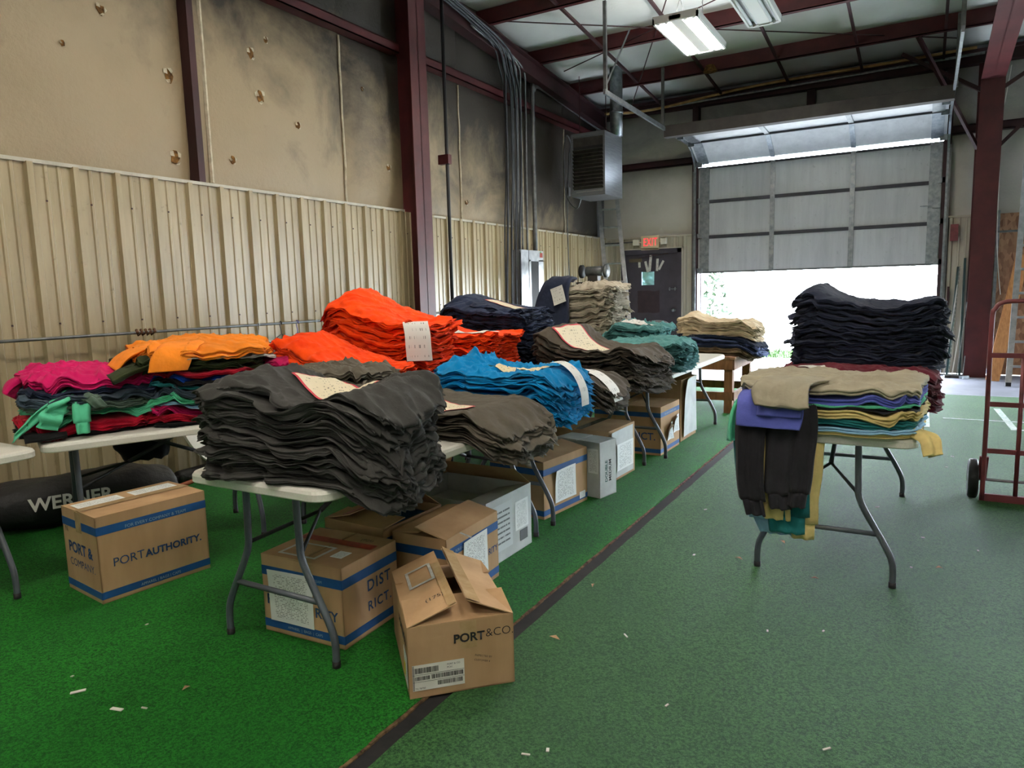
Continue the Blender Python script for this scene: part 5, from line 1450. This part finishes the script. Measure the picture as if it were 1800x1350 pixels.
def sleeve(parent, pts, w0, w1, wdir, mat, cuff=0.06, thick=0.018, folds=2.5, seed=0, name='sleeve'):
    """flattened cloth tube hanging along a path, with a ribbed cuff at its end"""
    P = smoothpath(pts, 6); n = len(P); wd = Vector(wdir).normalized(); nr_ = 20
    o0 = parent.location if parent else Vector((0, 0, 0))
    L = [0.0]
    for i in range(1, n): L.append(L[-1] + (P[i] - P[i - 1]).length)
    def seg(i0, i1, nm, par, sc):
        v, f = [], []
        for i in range(i0, i1 + 1):
            d = (P[min(i + 1, n - 1)] - P[max(i - 1, 0)]).normalized(); nn = wd.cross(d).normalized()
            t = L[i] / L[-1]; w = (w0 + (w1 - w0) * t) / 2 * sc
            for j in range(nr_):
                q = 2 * PI * j / nr_
                cx = math.cos(q)
                fold = thick * 0.9 * math.sin(folds * PI * cx + seed + 1.5 * t) * (0.35 + 0.65 * t)
                off = thick * math.sin(q) * (1.0 + 0.4 * nz(i * 0.3, j * 0.5, seed)) + fold
                wob = w * (1 + 0.10 * nz(t * 4, seed, cx))
                v.append(P[i] - o0 + wd * (cx * wob) + nn * off)
        k = i1 - i0 + 1
        for i in range(k - 1):
            for j in range(nr_): f.append((i * nr_ + j, i * nr_ + (j + 1) % nr_, (i + 1) * nr_ + (j + 1) % nr_, (i + 1) * nr_ + j))
        f.append(tuple(range(nr_))); f.append(tuple((k - 1) * nr_ + j for j in range(nr_)))
        return mesh_obj(nm, v, f, mat, par, True)
    ic = n - 1
    if cuff:
        ic = max(i for i in range(n) if L[i] <= L[-1] - cuff)
    s1 = seg(0, ic, name, parent, 1.0)
    if cuff and ic < n - 1: seg(ic, n - 1, 'cuff', s1, 0.80)
    return s1

def drape(name, label, pts, w0, w1, wdir, mat, cat='shirt', folds=4, thick=0.02, seed=0, group=None):
    root = empty(name, pts[0])
    bpy.context.view_layer.update()
    s1 = sleeve(root, pts, w0, w1, wdir, mat, cuff=0, thick=thick, folds=folds, seed=seed, name='cloth')
    return tag(root, label, cat, group)

rg = random.Random(99)
def ths(n, t, v=0.25): return [t * (1 + rg.uniform(-v, v)) for _ in range(n)]
TZ = TOP + 0.001
# ---- front table
G1 = Stack('charcoal shirt', 'the big dark stack on the nearest table', F_char, (-2.075, 2.05), 0.43, 0.26, TZ, ths(24, 0.0150),
           [(0.16, -0.66, 0, .26, 1.2), (-0.26, 0.08, -0.2, .36, 1.4), (0.03, 0.75, 0.2, .35, .9)], base=0.97, rz=R(11), rect=T1, kd=1.0, pinch=(-0.28, 0.10, 0.16), seed=11, N=170, wave=0.010, jit=0.030, fringe=0.02, fr_dir=0.0, slide=0.014, flap=0.6, top_wr=0.028)
G1b = Stack('brown-grey shirt', 'the second dark stack behind the nearest one', F_char2, (-2.52, 2.56), 0.32, 0.21, TZ, ths(11, 0.033), [(0.06, -0.4, 0, .4, 1)], base=0.92, rz=R(6), rect=T1, seed=12, N=100, wave=0.010, jit=0.03, top_wr=0.035, flap=0.5)
G2 = Stack('brown-grey shirt', 'the low dark stack at the far end of the nearest table', F_char2, (-2.07, 2.98), 0.46, 0.31, TZ, ths(10, 0.0145), [(0.25, -0.6, 0, .4, 1), (-0.15, 0.2, 0, .5, 1)], base=0.95, rect=T1, kd=1.0, seed=13, N=150, wave=0.006, jit=0.02, fringe=0.02, top_wr=0.010)
# ---- middle table of the front row
BL = Stack('turquoise shirt', 'the turquoise stack', F_blue, (-2.12, 3.65), 0.41, 0.33, TZ, ths(18, 0.0150), [(0.22, -0.78, 0, .28, 1), (-0.16, 0.1, 0, .4, .9), (0.04, 0.8, 0.3, .3, .5)], base=0.94, pinch=(-0.42, 0.09, 0.12), rz=R(4), rect=(-2.6, -1.81, 1.7, 5.45), kd=1.0, seed=14, N=160, wave=0.011, jit=0.032, fringe=0.03, slide=0.016, flap=0.55, top_wr=0.045)
G3 = Stack('dark brown-grey shirt', 'the small dark stack beside the turquoise one', F_dk, (-2.03, 4.26), 0.36, 0.25, TZ, ths(7, 0.018), [(0.2, -0.6, 0, .4, 1)], rect=(-2.6, -1.81, 1.7, 5.45), kd=1.1, seed=15, N=130, fringe=0.03, jit=0.025)
K = Stack('dark brown-grey shirt', 'the wide dark stack with the tan sheet', F_dk, (-2.10, 5.0), 0.44, 0.36, TZ, ths(21, 0.0172), [(0.42, -0.72, 0, .26, 1.4), (-0.26, 0.12, 0, .5, 1.2), (-0.08, 0.85, 0, .4, 1)], base=0.90, rz=R(-9), rect=(-2.6, -1.78, 1.7, 5.5), kd=1.0, pinch=(-0.40, 0.08, 0.16), seed=16, N=160, wave=0.008, jit=0.02, fringe=0.03, slide=0.014)
TA = Stack('teal shirt', 'the rumpled teal stack with the notebook page', F_teal, (-2.42, 6.55), 0.33, 0.30, TZ, ths(9, 0.040), [(0.12, -0.3, 0, .5, .8)], base=0.88, rect=T3, seed=17, N=110, wave=0.012, jit=0.05, top_wr=0.05)
TB = Stack('teal shirt', 'the teal stack at the bare end of the far table', F_teal, (-2.02, 5.90), 0.32, 0.33, TZ, ths(10, 0.024), [(0.12, 0.2, 0.3, .5, .6)], base=0.95, rect=T3, kd=0.9, seed=18, N=130, wave=0.012, jit=0.05, fringe=0.03, top_wr=0.035)
# ---- second row
OS = Stack('orange shirt', 'the low orange stack', F_or, (-3.05, 3.22), 0.43, 0.26, TZ, ths(12, 0.030), [(0.35, -0.6, 0, .5, 1.2), (-0.3, 0.7, 0, .5, 1.2)], base=0.92, rect=LT2, seed=21, N=130, wave=0.009, jit=0.035, top_wr=0.03, slide=0.015)
OB = Stack('orange shirt', 'the tallest orange stack', F_or, (-3.20, 3.84), 0.42, 0.27, TZ, ths(32, 0.0187), [(0.26, -0.65, 0, .45, 1.2), (-0.18, 0.7, 0, .5, 1.2)], base=0.96, rect=LT2, seed=22, N=150, wave=0.010, jit=0.034, top_wr=0.02, slide=0.015, flap=0.5)
O2 = Stack('orange shirt', 'the orange stack with two papers behind the tallest one', F_or, (-3.08, 4.50), 0.43, 0.28, TZ, ths(20, 0.0205), [(0.15, -0.6, 0, .5, 1.2), (-0.05, 0.2, 0, .4, 1.2)], base=0.98, rect=LT2, seed=23, N=140, wave=0.009, jit=0.03, fringe=0.02, slide=0.014, flap=0.5)
NV = Stack('navy shirt', 'the tall navy stack', F_navy, (-3.16, 5.2), 0.42, 0.30, TZ, ths(28, 0.0203), [(0.16, -0.6, 0, .5, 1.2), (-0.08, 0.7, 0, .4, 1)], base=1.0, rect=LT3, seed=24, N=150, wave=0.010, jit=0.03, fringe=0.035, slide=0.015, flap=0.5)
DS = Stack('brown-grey shirt', 'the short stack squeezed behind the navy one', F_char2, (-3.0, 6.0), 0.40, 0.22, TZ, ths(6, 0.045), rect=LT3, seed=25, N=90)
BG = Stack('beige shirt', 'the tall beige stack', F_beige, (-3.22, 7.20), 0.42, 0.32, TZ, ths(20, 0.039), [(0.04, 0.5, 0, .4, 1), (-0.06, -0.6, 0, .4, 1)], base=1.0, rect=LT4, seed=26, N=130, wave=0.014, jit=0.04, fringe=0.03, slide=0.02, top_wr=0.03, flap=0.6)
jk = drape('navy_jacket', 'navy jacket draped over the front of the tall beige stack', [(-3.36, 7.05, 1.54), (-3.38, 6.88, 1.53), (-3.40, 6.80, 1.40), (-3.43, 6.75, 1.15), (-3.45, 6.73, 0.90)], 0.24, 0.50, (1, 0.12, 0), F_ink, 'jacket', folds=3, thick=0.03, seed=3)
ribbon('paper_tag', 'paper tag pinned on the draped navy jacket', [(-3.34, 6.735, 1.46), (-3.31, 6.72, 1.38), (-3.28, 6.70, 1.29)], 0.14, (1, 0.1, 0.35), form_hand)
# ---- bench at the back
BT = (-2.75, -1.77, 7.95, 9.01)
b1 = Stack('tan shirt', 'the bottom of the bench pile', F_brown, (-2.10, 8.45), 0.46, 0.36, 0.646, ths(4, 0.024), rect=BT, kd=1.0, seed=31, N=100, fringe=0.03, jit=0.04)
b2 = Stack('slate blue shirt', 'the middle of the bench pile', [F_navy, F_slate], (-2.06, 8.45), 0.48, 0.36, 0.646 + b1.H * 0.92, ths(5, 0.030), [(0.3, -0.5, 0, .5, 1)], base=0.9, rect=BT, kd=0.9, seed=32, N=100, fringe=0.03, jit=0.05)
b3 = Stack('tan shirt', 'the top of the bench pile', F_tan, (-2.06, 8.45), 0.45, 0.34, 0.646 + b1.H * 0.92 + b2.H * 0.92, ths(7, 0.026), [(0.55, -0.68, 0, .28, 1), (-0.1, 0.3, 0, .5, 1)], base=0.95, rect=BT, kd=0.7, seed=33, N=110, fringe=0.04, jit=0.03, top_wr=0.02)
drape('brown_trousers', 'brown garment hanging below the bench beside the far folding table', [(-2.42, 7.9, 0.66), (-2.4, 7.86, 0.6), (-2.38, 7.85, 0.45), (-2.36, 7.85, 0.28)], 0.3, 0.34, (1, 0, 0), F_dk, 'garment', folds=4, thick=0.03, seed=8)
# ---- open-side table
RZ = R(-3)
rl = ['butter yellow sweatshirt lying directly on the open-side table', 'light blue sweatshirt second from the bottom of the open-side pile', 'sea green sweatshirt above the light blue one in the open-side pile',
      'thick butter yellow sweatshirt in the middle of the open-side pile', 'washed black sweatshirt under the periwinkle one in the open-side pile', 'mint sweatshirt peeking below the periwinkle one in the open-side pile',
      'periwinkle sweatshirt under the khaki one in the open-side pile', 'khaki sweatshirt on top of the open-side pile']
RP = Stack('', 'the open-side pile', [F_yel, F_lbl, F_sea, F_yel, F_black, F_mint, F_peri, F_khaki], (-0.38, 3.83), 0.40, 0.37, TZ, [0.020, 0.020, 0.038, 0.040, 0.026, 0.010, 0.040, 0.030],
           [(0.06, -0.6, 0.3, .5, .8)], base=0.98, rz=RZ, rect=(-0.78, 0.01, 3.44, 5.4), kd=0.8, seed=41, N=150, wave=0.006, jit=0.010, top_wr=0.022, edge=0.03, labels=rl, name='sweatshirt', cat='sweatshirt', slide=0.006, flap=0.2, rag=0.010, crumple=0.006, ply=0.012)
Ly = RP.layers
bpy.context.view_layer.update()
# hanging sleeves at the near left corner
sleeve(Ly[4], [(-0.50, 3.62, 0.875), (-0.53, 3.48, 0.87), (-0.54, 3.425, 0.82), (-0.545, 3.405, 0.65), (-0.55, 3.395, 0.48), (-0.54, 3.39, 0.39)], 0.17, 0.13, (1, -0.05, 0), F_black, 0.07, 0.022, 2.2, 1)
sleeve(Ly[4], [(-0.62, 3.62, 0.875), (-0.66, 3.47, 0.87), (-0.68, 3.415, 0.80), (-0.685, 3.40, 0.6), (-0.67, 3.39, 0.44), (-0.65, 3.385, 0.35)], 0.16, 0.13, (1, -0.05, 0), F_black, 0.07, 0.024, 2.6, 2)
sleeve(Ly[4], [(-0.50, 3.58, 0.87), (-0.46, 3.45, 0.85), (-0.45, 3.405, 0.7), (-0.46, 3.385, 0.5), (-0.47, 3.38, 0.41)], 0.13, 0.10, (1, 0.0, 0), F_black, 0.06, 0.018, 2.0, 5)
sleeve(Ly[3], [(-0.60, 3.62, 0.86), (-0.58, 3.50, 0.83), (-0.575, 3.455, 0.7), (-0.57, 3.45, 0.45), (-0.56, 3.45, 0.32)], 0.20, 0.15, (1, 0, 0), F_yel, 0.07, 0.016, 2.4, 3)
sleeve(Ly[2], [(-0.56, 3.64, 0.82), (-0.54, 3.52, 0.78), (-0.53, 3.475, 0.65), (-0.53, 3.465, 0.4), (-0.52, 3.46, 0.255)], 0.26, 0.2, (1, 0, 0), F_sea, 0.06, 0.014, 2.8, 4)
sleeve(Ly[1], [(-0.64, 3.64, 0.79), (-0.66, 3.53, 0.76), (-0.66, 3.49, 0.6), (-0.63, 3.48, 0.4), (-0.57, 3.48, 0.24)], 0.22, 0.18, (1, 0, 0), F_lbl, 0.05, 0.013, 2.8, 6)
sleeve(Ly[0], [(-0.50, 3.66, 0.77), (-0.46, 3.55, 0.75), (-0.45, 3.505, 0.6), (-0.46, 3.5, 0.4), (-0.455, 3.495, 0.225)], 0.18, 0.13, (1, 0, 0), F_yel, 0.06, 0.013, 2.0, 7)
sleeve(Ly[6], [(-0.58, 3.70, 0.925), (-0.59, 3.50, 0.925), (-0.595, 3.40, 0.90), (-0.595, 3.365, 0.84), (-0.60, 3.355, 0.775)], 0.34, 0.29, (1, -0.08, 0), F_peri, 0.0, 0.012, 2.4, 8)
sleeve(Ly[6], [(-0.52, 3.62, 0.935), (-0.54, 3.45, 0.935), (-0.55, 3.37, 0.90), (-0.55, 3.345, 0.83)], 0.22, 0.20, (1, -0.05, 0), F_peri, 0.0, 0.012, 1.6, 18)
sleeve(Ly[7], [(-0.48, 3.76, 0.955), (-0.53, 3.52, 0.972), (-0.55, 3.39, 0.958), (-0.54, 3.33, 0.91), (-0.53, 3.308, 0.88)], 0.30, 0.24, (1, -0.12, 0), F_khaki, 0.0, 0.016, 2.2, 9)
sleeve(Ly[5], [(-0.68, 3.75, 0.88), (-0.75, 3.68, 0.87), (-0.785, 3.62, 0.80), (-0.79, 3.58, 0.66)], 0.16, 0.12, (0.5, 1, 0), F_mint, 0.0, 0.016, 2.2, 10)
sleeve(Ly[2], [(-0.68, 3.8, 0.80), (-0.76, 3.72, 0.78), (-0.77, 3.65, 0.66), (-0.73, 3.58, 0.45)], 0.16, 0.14, (0.5, 1, 0), F_sea, 0.0, 0.016, 2.2, 11)
sleeve(Ly[0], [(-0.02, 3.58, 0.76), (0.04, 3.53, 0.745), (0.055, 3.49, 0.71), (0.06, 3.47, 0.68)], 0.10, 0.08, (1, 0.8, 0), F_yel, 0.0, 0.015, 1.5, 12)
MR = Stack('maroon shirt', 'the maroon stack under the blue-black one', F_mar, (-0.33, 4.72), 0.42, 0.42, TZ, ths(7, 0.027), [(0.1, -0.3, -0.3, .6, .6)], rect=(-0.78, 0.01, 3.4, 5.35), kd=0.8, seed=42, N=130, jit=0.025, top_wr=0.02)
BK = Stack('blue-black shirt', 'the tall blue-black stack before the garage opening', F_ink, (-0.30, 4.98), 0.41, 0.32, TZ + MR.H, ths(24, 0.0175), [(0.22, -0.72, 0.2, .24, 1.2), (-0.22, 0.35, -0.3, .5, 1), (0.05, 0.9, 0, .2, 1)], base=1.0, rz=R(-3), rect=(-0.78, 0.03, 3.4, 5.35), kd=0.5, seed=43, N=150, wave=0.010, jit=0.03, fringe=0.010, fr_dir=0.2, rag=0.016, slide=0.012, flap=0.5)
sheet('paper_slip', 'small white slip on the maroon stack', MR, -0.55, 4.42, 0.3, 0.15, 0.05, form_hand, lift=0.014)
# ---- multicoloured pile by the wall
def lt(dd, nn):   # table-local (along, across) from the near right corner
    dx, dy = math.sin(-LA), math.cos(-LA)
    return (-3.72 + dx * dd - dy * nn, 1.80 + dy * dd + dx * nn)
RL = R(90) + LA
la = ['black sweatshirt at the bottom of the near wall pile', 'wine sweatshirt above the black one in the near wall pile', 'red sweatshirt in the lower part of the near wall pile', 'mint sweatshirt with ribbed cuffs hanging from the near wall pile',
      'grey-green sweatshirt in the middle of the near wall pile', 'steel grey sweatshirt in the near wall pile', 'navy sweatshirt under the magenta one in the near wall pile', 'magenta sweatshirt on top of the near wall pile']
lb_ = ['black sweatshirt at the bottom of the far wall pile', 'red sweatshirt near the bottom of the far wall pile', 'magenta sweatshirt low in the far wall pile', 'light blue shirt low in the far wall pile', 'mint sweatshirt in the far wall pile',
       'steel grey sweatshirt in the middle of the far wall pile', 'sea green shirt in the far wall pile', 'black sweatshirt below the royal blue one in the far wall pile', 'royal blue shirt in the far wall pile', 'red shirt high in the far wall pile',
       'lower dark olive shirt in the far wall pile', 'upper dark olive shirt in the far wall pile', 'white shirt right under the light orange one', 'light orange shirt on top of the far wall pile']
RB = None
CA_ = Stack('', 'the near wall pile', [F_blk, F_wine, F_red, F_mint, F_gg, F_dg, F_navy, F_mag], lt(0.27, 0.46), 0.33, 0.36, TZ, [.030, .022, .048, .050, .045, .045, .030, .058],
            [(0.1, -0.2, 0.2, .6, .6)], base=0.95, rz=RL, seed=51, N=150, wave=0.012, jit=0.05, top_wr=0.04, labels=la, name='sweatshirt', cat='sweatshirt', slide=0.02, flap=0.7)
CB_ = Stack('', 'the far wall pile', [F_blk, F_red, F_mag, F_lbl, F_mint, F_dg, F_sea, F_blk, F_roy, F_red, F_oliv, F_oliv, F_whi, F_lor], lt(0.86, 0.42), 0.36, 0.38, TZ, [.02, .045, .045, .018, .04, .055, .02, .022, .028, .03, .036, .036, .012, .046],
            [(0.10, 0.0, 0.2, .6, .6)], base=0.95, rz=RL, seed=52, N=150, wave=0.012, jit=0.045, top_wr=0.035, labels=lb_, name='sweatshirt', cat='sweatshirt', slide=0.02, flap=0.7)
bpy.context.view_layer.update()
def L3(dd, nn, z): x, y = lt(dd, nn); return (x, y, z)
nd = Vector((*lt(0, 1), 0)) - Vector((*lt(0, 0), 0))
mi = CA_.layers[3]
al = Vector((*lt(1, 0), 0)) - Vector((*lt(0, 0), 0))
sleeve(mi, [L3(0.22, 0.22, 0.93), L3(0.20, 0.10, 0.91), L3(0.19, 0.055, 0.85), L3(0.19, 0.045, 0.765)], 0.10, 0.075, al, F_mint, 0.055, 0.014, 1.6, 1)
sleeve(mi, [L3(0.14, 0.22, 0.93), L3(0.06, 0.12, 0.90), L3(-0.03, 0.10, 0.84), L3(-0.10, 0.10, 0.775)], 0.13, 0.085, (0.2, 0.3, 1), F_mint, 0.06, 0.02, 1.6, 2)
sleeve(mi, [L3(0.18, 0.25, 0.92), L3(0.10, 0.08, 0.90), L3(0.02, 0.05, 0.87), L3(0.10, 0.05, 0.84)], 0.13, 0.10, (0.2, 0.4, 1), F_mint, 0.0, 0.02, 1.6, 3)
sleeve(CA_.layers[4], [L3(0.22, 0.25, 0.96), L3(0.24, 0.08, 0.94), L3(0.28, 0.045, 0.89)], 0.10, 0.08, al, F_gg, 0.05, 0.016, 1.6, 4)
sleeve(CA_.layers[7], [L3(0.10, 0.45, 1.04), L3(-0.04, 0.40, 1.02), L3(-0.10, 0.36, 0.96)], 0.16, 0.13, nd, F_mag, 0.0, 0.022, 1.8, 5)
sleeve(CA_.layers[0], [L3(0.12, 0.12, 0.765), L3(0.02, 0.09, 0.765), L3(-0.06, 0.14, 0.762)], 0.16, 0.14, nd, F_blk, 0.0, 0.014, 3.0, 6)
sleeve(CB_.layers[13], [L3(0.72, 0.20, 1.185), L3(0.66, 0.05, 1.16), L3(0.62, 0.01, 1.11), L3(0.60, 0.0, 1.05)], 0.24, 0.20, al, F_lor, 0.0, 0.012, 1.6, 7)
sleeve(CB_.layers[13], [L3(0.62, 0.40, 1.185), L3(0.46, 0.36, 1.13), L3(0.38, 0.34, 1.06)], 0.30, 0.26, nd, F_lor, 0.0, 0.012, 1.8, 8)
sleeve(CB_.layers[11], [L3(0.60, 0.20, 1.10), L3(0.42, 0.15, 1.05), L3(0.34, 0.12, 1.02)], 0.26, 0.22, nd, F_oliv, 0.0, 0.016, 2.4, 9)
mg = Stack('magenta sweatshirt', 'the little heap between the wall piles and the orange stacks', [F_navy, F_navy, F_mag, F_mag], (-3.32, 3.05), 0.17, 0.15, TZ, [.11, .10, .07, .06], rect=LT2, seed=53, N=90, jit=0.06, wave=0.01, name='sweatshirt', cat='sweatshirt', labels=['lower navy sweatshirt in the heap by the low orange stack', 'upper navy sweatshirt in the heap by the low orange stack', 'lower magenta sweatshirt in the heap by the low orange stack', 'topmost magenta sweatshirt in the heap by the low orange stack'])
drape('black_cloth', 'black cloth hanging below the wall table', [L3(0.52, 0.50, 0.70), L3(0.52, 0.52, 0.66), L3(0.53, 0.53, 0.58), L3(0.54, 0.54, 0.49)], 0.40, 0.24, Vector((0.4, 0.9, 0)), F_blk, 'garment', folds=3, thick=0.03, seed=4)

# ---- papers on the stacks
sheet('paper_sheet', 'red bordered form sunk in the dip of the big dark stack', G1, -2.07, 2.14, R(80), 0.22, 0.30, form_red, lift=0.034)
sheet('paper_sheet', 'red bordered form on the low dark stack', G2, -2.02, 2.80, R(70), 0.20, 0.28, form_red, lift=0.014)
sheet('paper_sheet', 'tan form lying across the turquoise stack', BL, -2.06, 3.66, R(84), 0.16, 0.36, form_tan, lift=0.040)
ribbon('paper_strip', 'white strip hanging off the end of the turquoise stack', [(-1.93, 3.72, BL.surf(-1.93, 3.72)[0] + 0.03), (-1.82, 3.72, BL.surf(-1.82, 3.72)[0] + 0.03), (-1.72, 3.70, BL.surf(-1.74, 3.7)[0] + 0.01), (-1.665, 3.69, 0.86), (-1.65, 3.68, 0.77)], 0.10, (0, 1, 0), form_hand)
ribbon('paper_strip', 'white strip hanging off the small dark stack', [(-1.95, 4.22, G3.surf(-1.95, 4.22)[0] + 0.02), (-1.82, 4.22, G3.surf(-1.82, 4.22)[0] + 0.02), (-1.70, 4.2, G3.surf(-1.70, 4.2)[0] + 0.015), (-1.65, 4.2, 0.72)], 0.14, (0, 1, 0), form_hand)
sheet('paper_sheet', 'orange edged slip on the small dark stack', G3, -2.12, 4.30, R(70), 0.18, 0.22, form_tan, lift=0.012)
sheet('paper_sheet', 'tan red-edged form on the wide dark stack', K, -2.20, 4.92, R(78), 0.36, 0.36, form_red, lift=0.018)
sheet('notebook_page', 'spiral notebook page on the rumpled teal stack', TA, -2.32, 6.42, R(70), 0.20, 0.27, form_hand, lift=0.04)
sheet('paper_sheet', 'red bordered form on top of the tall navy stack', NV, -3.05, 5.20, R(80), 0.16, 0.34, form_red, lift=0.016)
sheet('paper_sheet', 'left paper on the orange stack behind the tallest one', O2, -3.08, 4.42, R(75), 0.12, 0.24, form_hand, lift=0.018)
sheet('paper_sheet', 'right paper on the orange stack behind the tallest one', O2, -2.80, 4.42, R(60), 0.18, 0.20, form_hand, lift=0.018)
zt = OB.surf(-2.86, 3.72)[0]
ribbon('paper_tag', 'handwritten sheet hanging on the tallest orange stack', [(-2.84, 3.68, zt + 0.02), (-2.78, 3.60, zt + 0.012), (-2.74, 3.565, zt - 0.05), (-2.725, 3.55, zt - 0.13), (-2.715, 3.545, zt - 0.22)], 0.16, (0.9, 0.55, 0), form_hand)
ribbon('care_slip', 'white slip sticking out beside the light orange shirt', [(*lt(0.52, 0.52), 1.12), (*lt(0.46, 0.50), 1.11), (*lt(0.42, 0.49), 1.10)], 0.06, nd, paper)

# ---- litter on the turf
random.seed(77)
spots = [(-2.9, 1.75), (-2.75, 1.35), (-2.3, 1.35), (-1.2, 1.5), (-1.0, 1.75), (-0.95, 1.8), (-0.7, 2.2), (-0.5, 2.9), (-0.3, 3.0), (0.05, 4.4), (-0.2, 4.9), (-1.0, 3.6), (-1.15, 4.4), (0.3, 4.3), (-0.6, 1.7), (-0.2, 2.2), (-0.85, 5.2), (0.2, 6.2), (0.25, 6.6), (-1.0, 2.6), (0.0, 3.9), (-2.7, 2.9), (-2.75, 3.3), (-0.1, 1.9)]
for k, (x, y) in enumerate(spots):
    a = random.random() * 6.28; l = random.uniform(0.005, 0.014)
    big = k in (3, 8, 12)
    m = MB().bar((-l * math.cos(a), -l * math.sin(a), 0.002), (l * math.cos(a), l * math.sin(a), 0.004), 0.006 + 0.004 * random.random(), 0.003)
    o = m.build('paper_scrap', scrap_mat, None, False, (x, y, 0.0145)); tag(o, 'tiny pale scrap lying on the green turf', 'litter', 'pale scraps on the turf')
for k, (x, y) in enumerate([(-1.32, 3.0), (-0.62, 4.0), (-0.78, 3.65), (0.12, 3.95), (-1.25, 2.45), (-2.28, 1.50), (-0.40, 3.55)]):
    a = random.random() * 6.28; l = random.uniform(0.018, 0.03); c_, s_ = math.cos(a), math.sin(a)
    m = MB(); m.v = [(-l * c_, -l * s_, 0.002), (-0.4 * l * s_, 0.4 * l * c_, 0.010), (l * c_, l * s_, 0.004), (0.4 * l * s_, -0.4 * l * c_, 0.012), (0, 0, 0.004)]
    m.f = [(0, 3, 4), (3, 2, 4), (2, 1, 4), (1, 0, 4)]
    o = m.build('dry_leaf', leaf_dry, None, False, (x, y, 0.0145)); tag(o, 'small dry brown leaf lying on the turf', 'leaf', 'dry leaves on the turf')
for k, (x, y, a) in enumerate(((-2.62, 1.30, 0.9), (-2.38, 1.30, 0.2))):
    o = MB().bar((-0.025 * math.cos(a), -0.025 * math.sin(a), 0.002), (0.025 * math.cos(a), 0.025 * math.sin(a), 0.004), 0.014, 0.003).build('torn_label', paper, None, False, (x, y, 0.0145)); tag(o, ('printed paper strip' if k == 0 else 'plain white strip') + ' on the turf at the bottom left corner', 'litter')
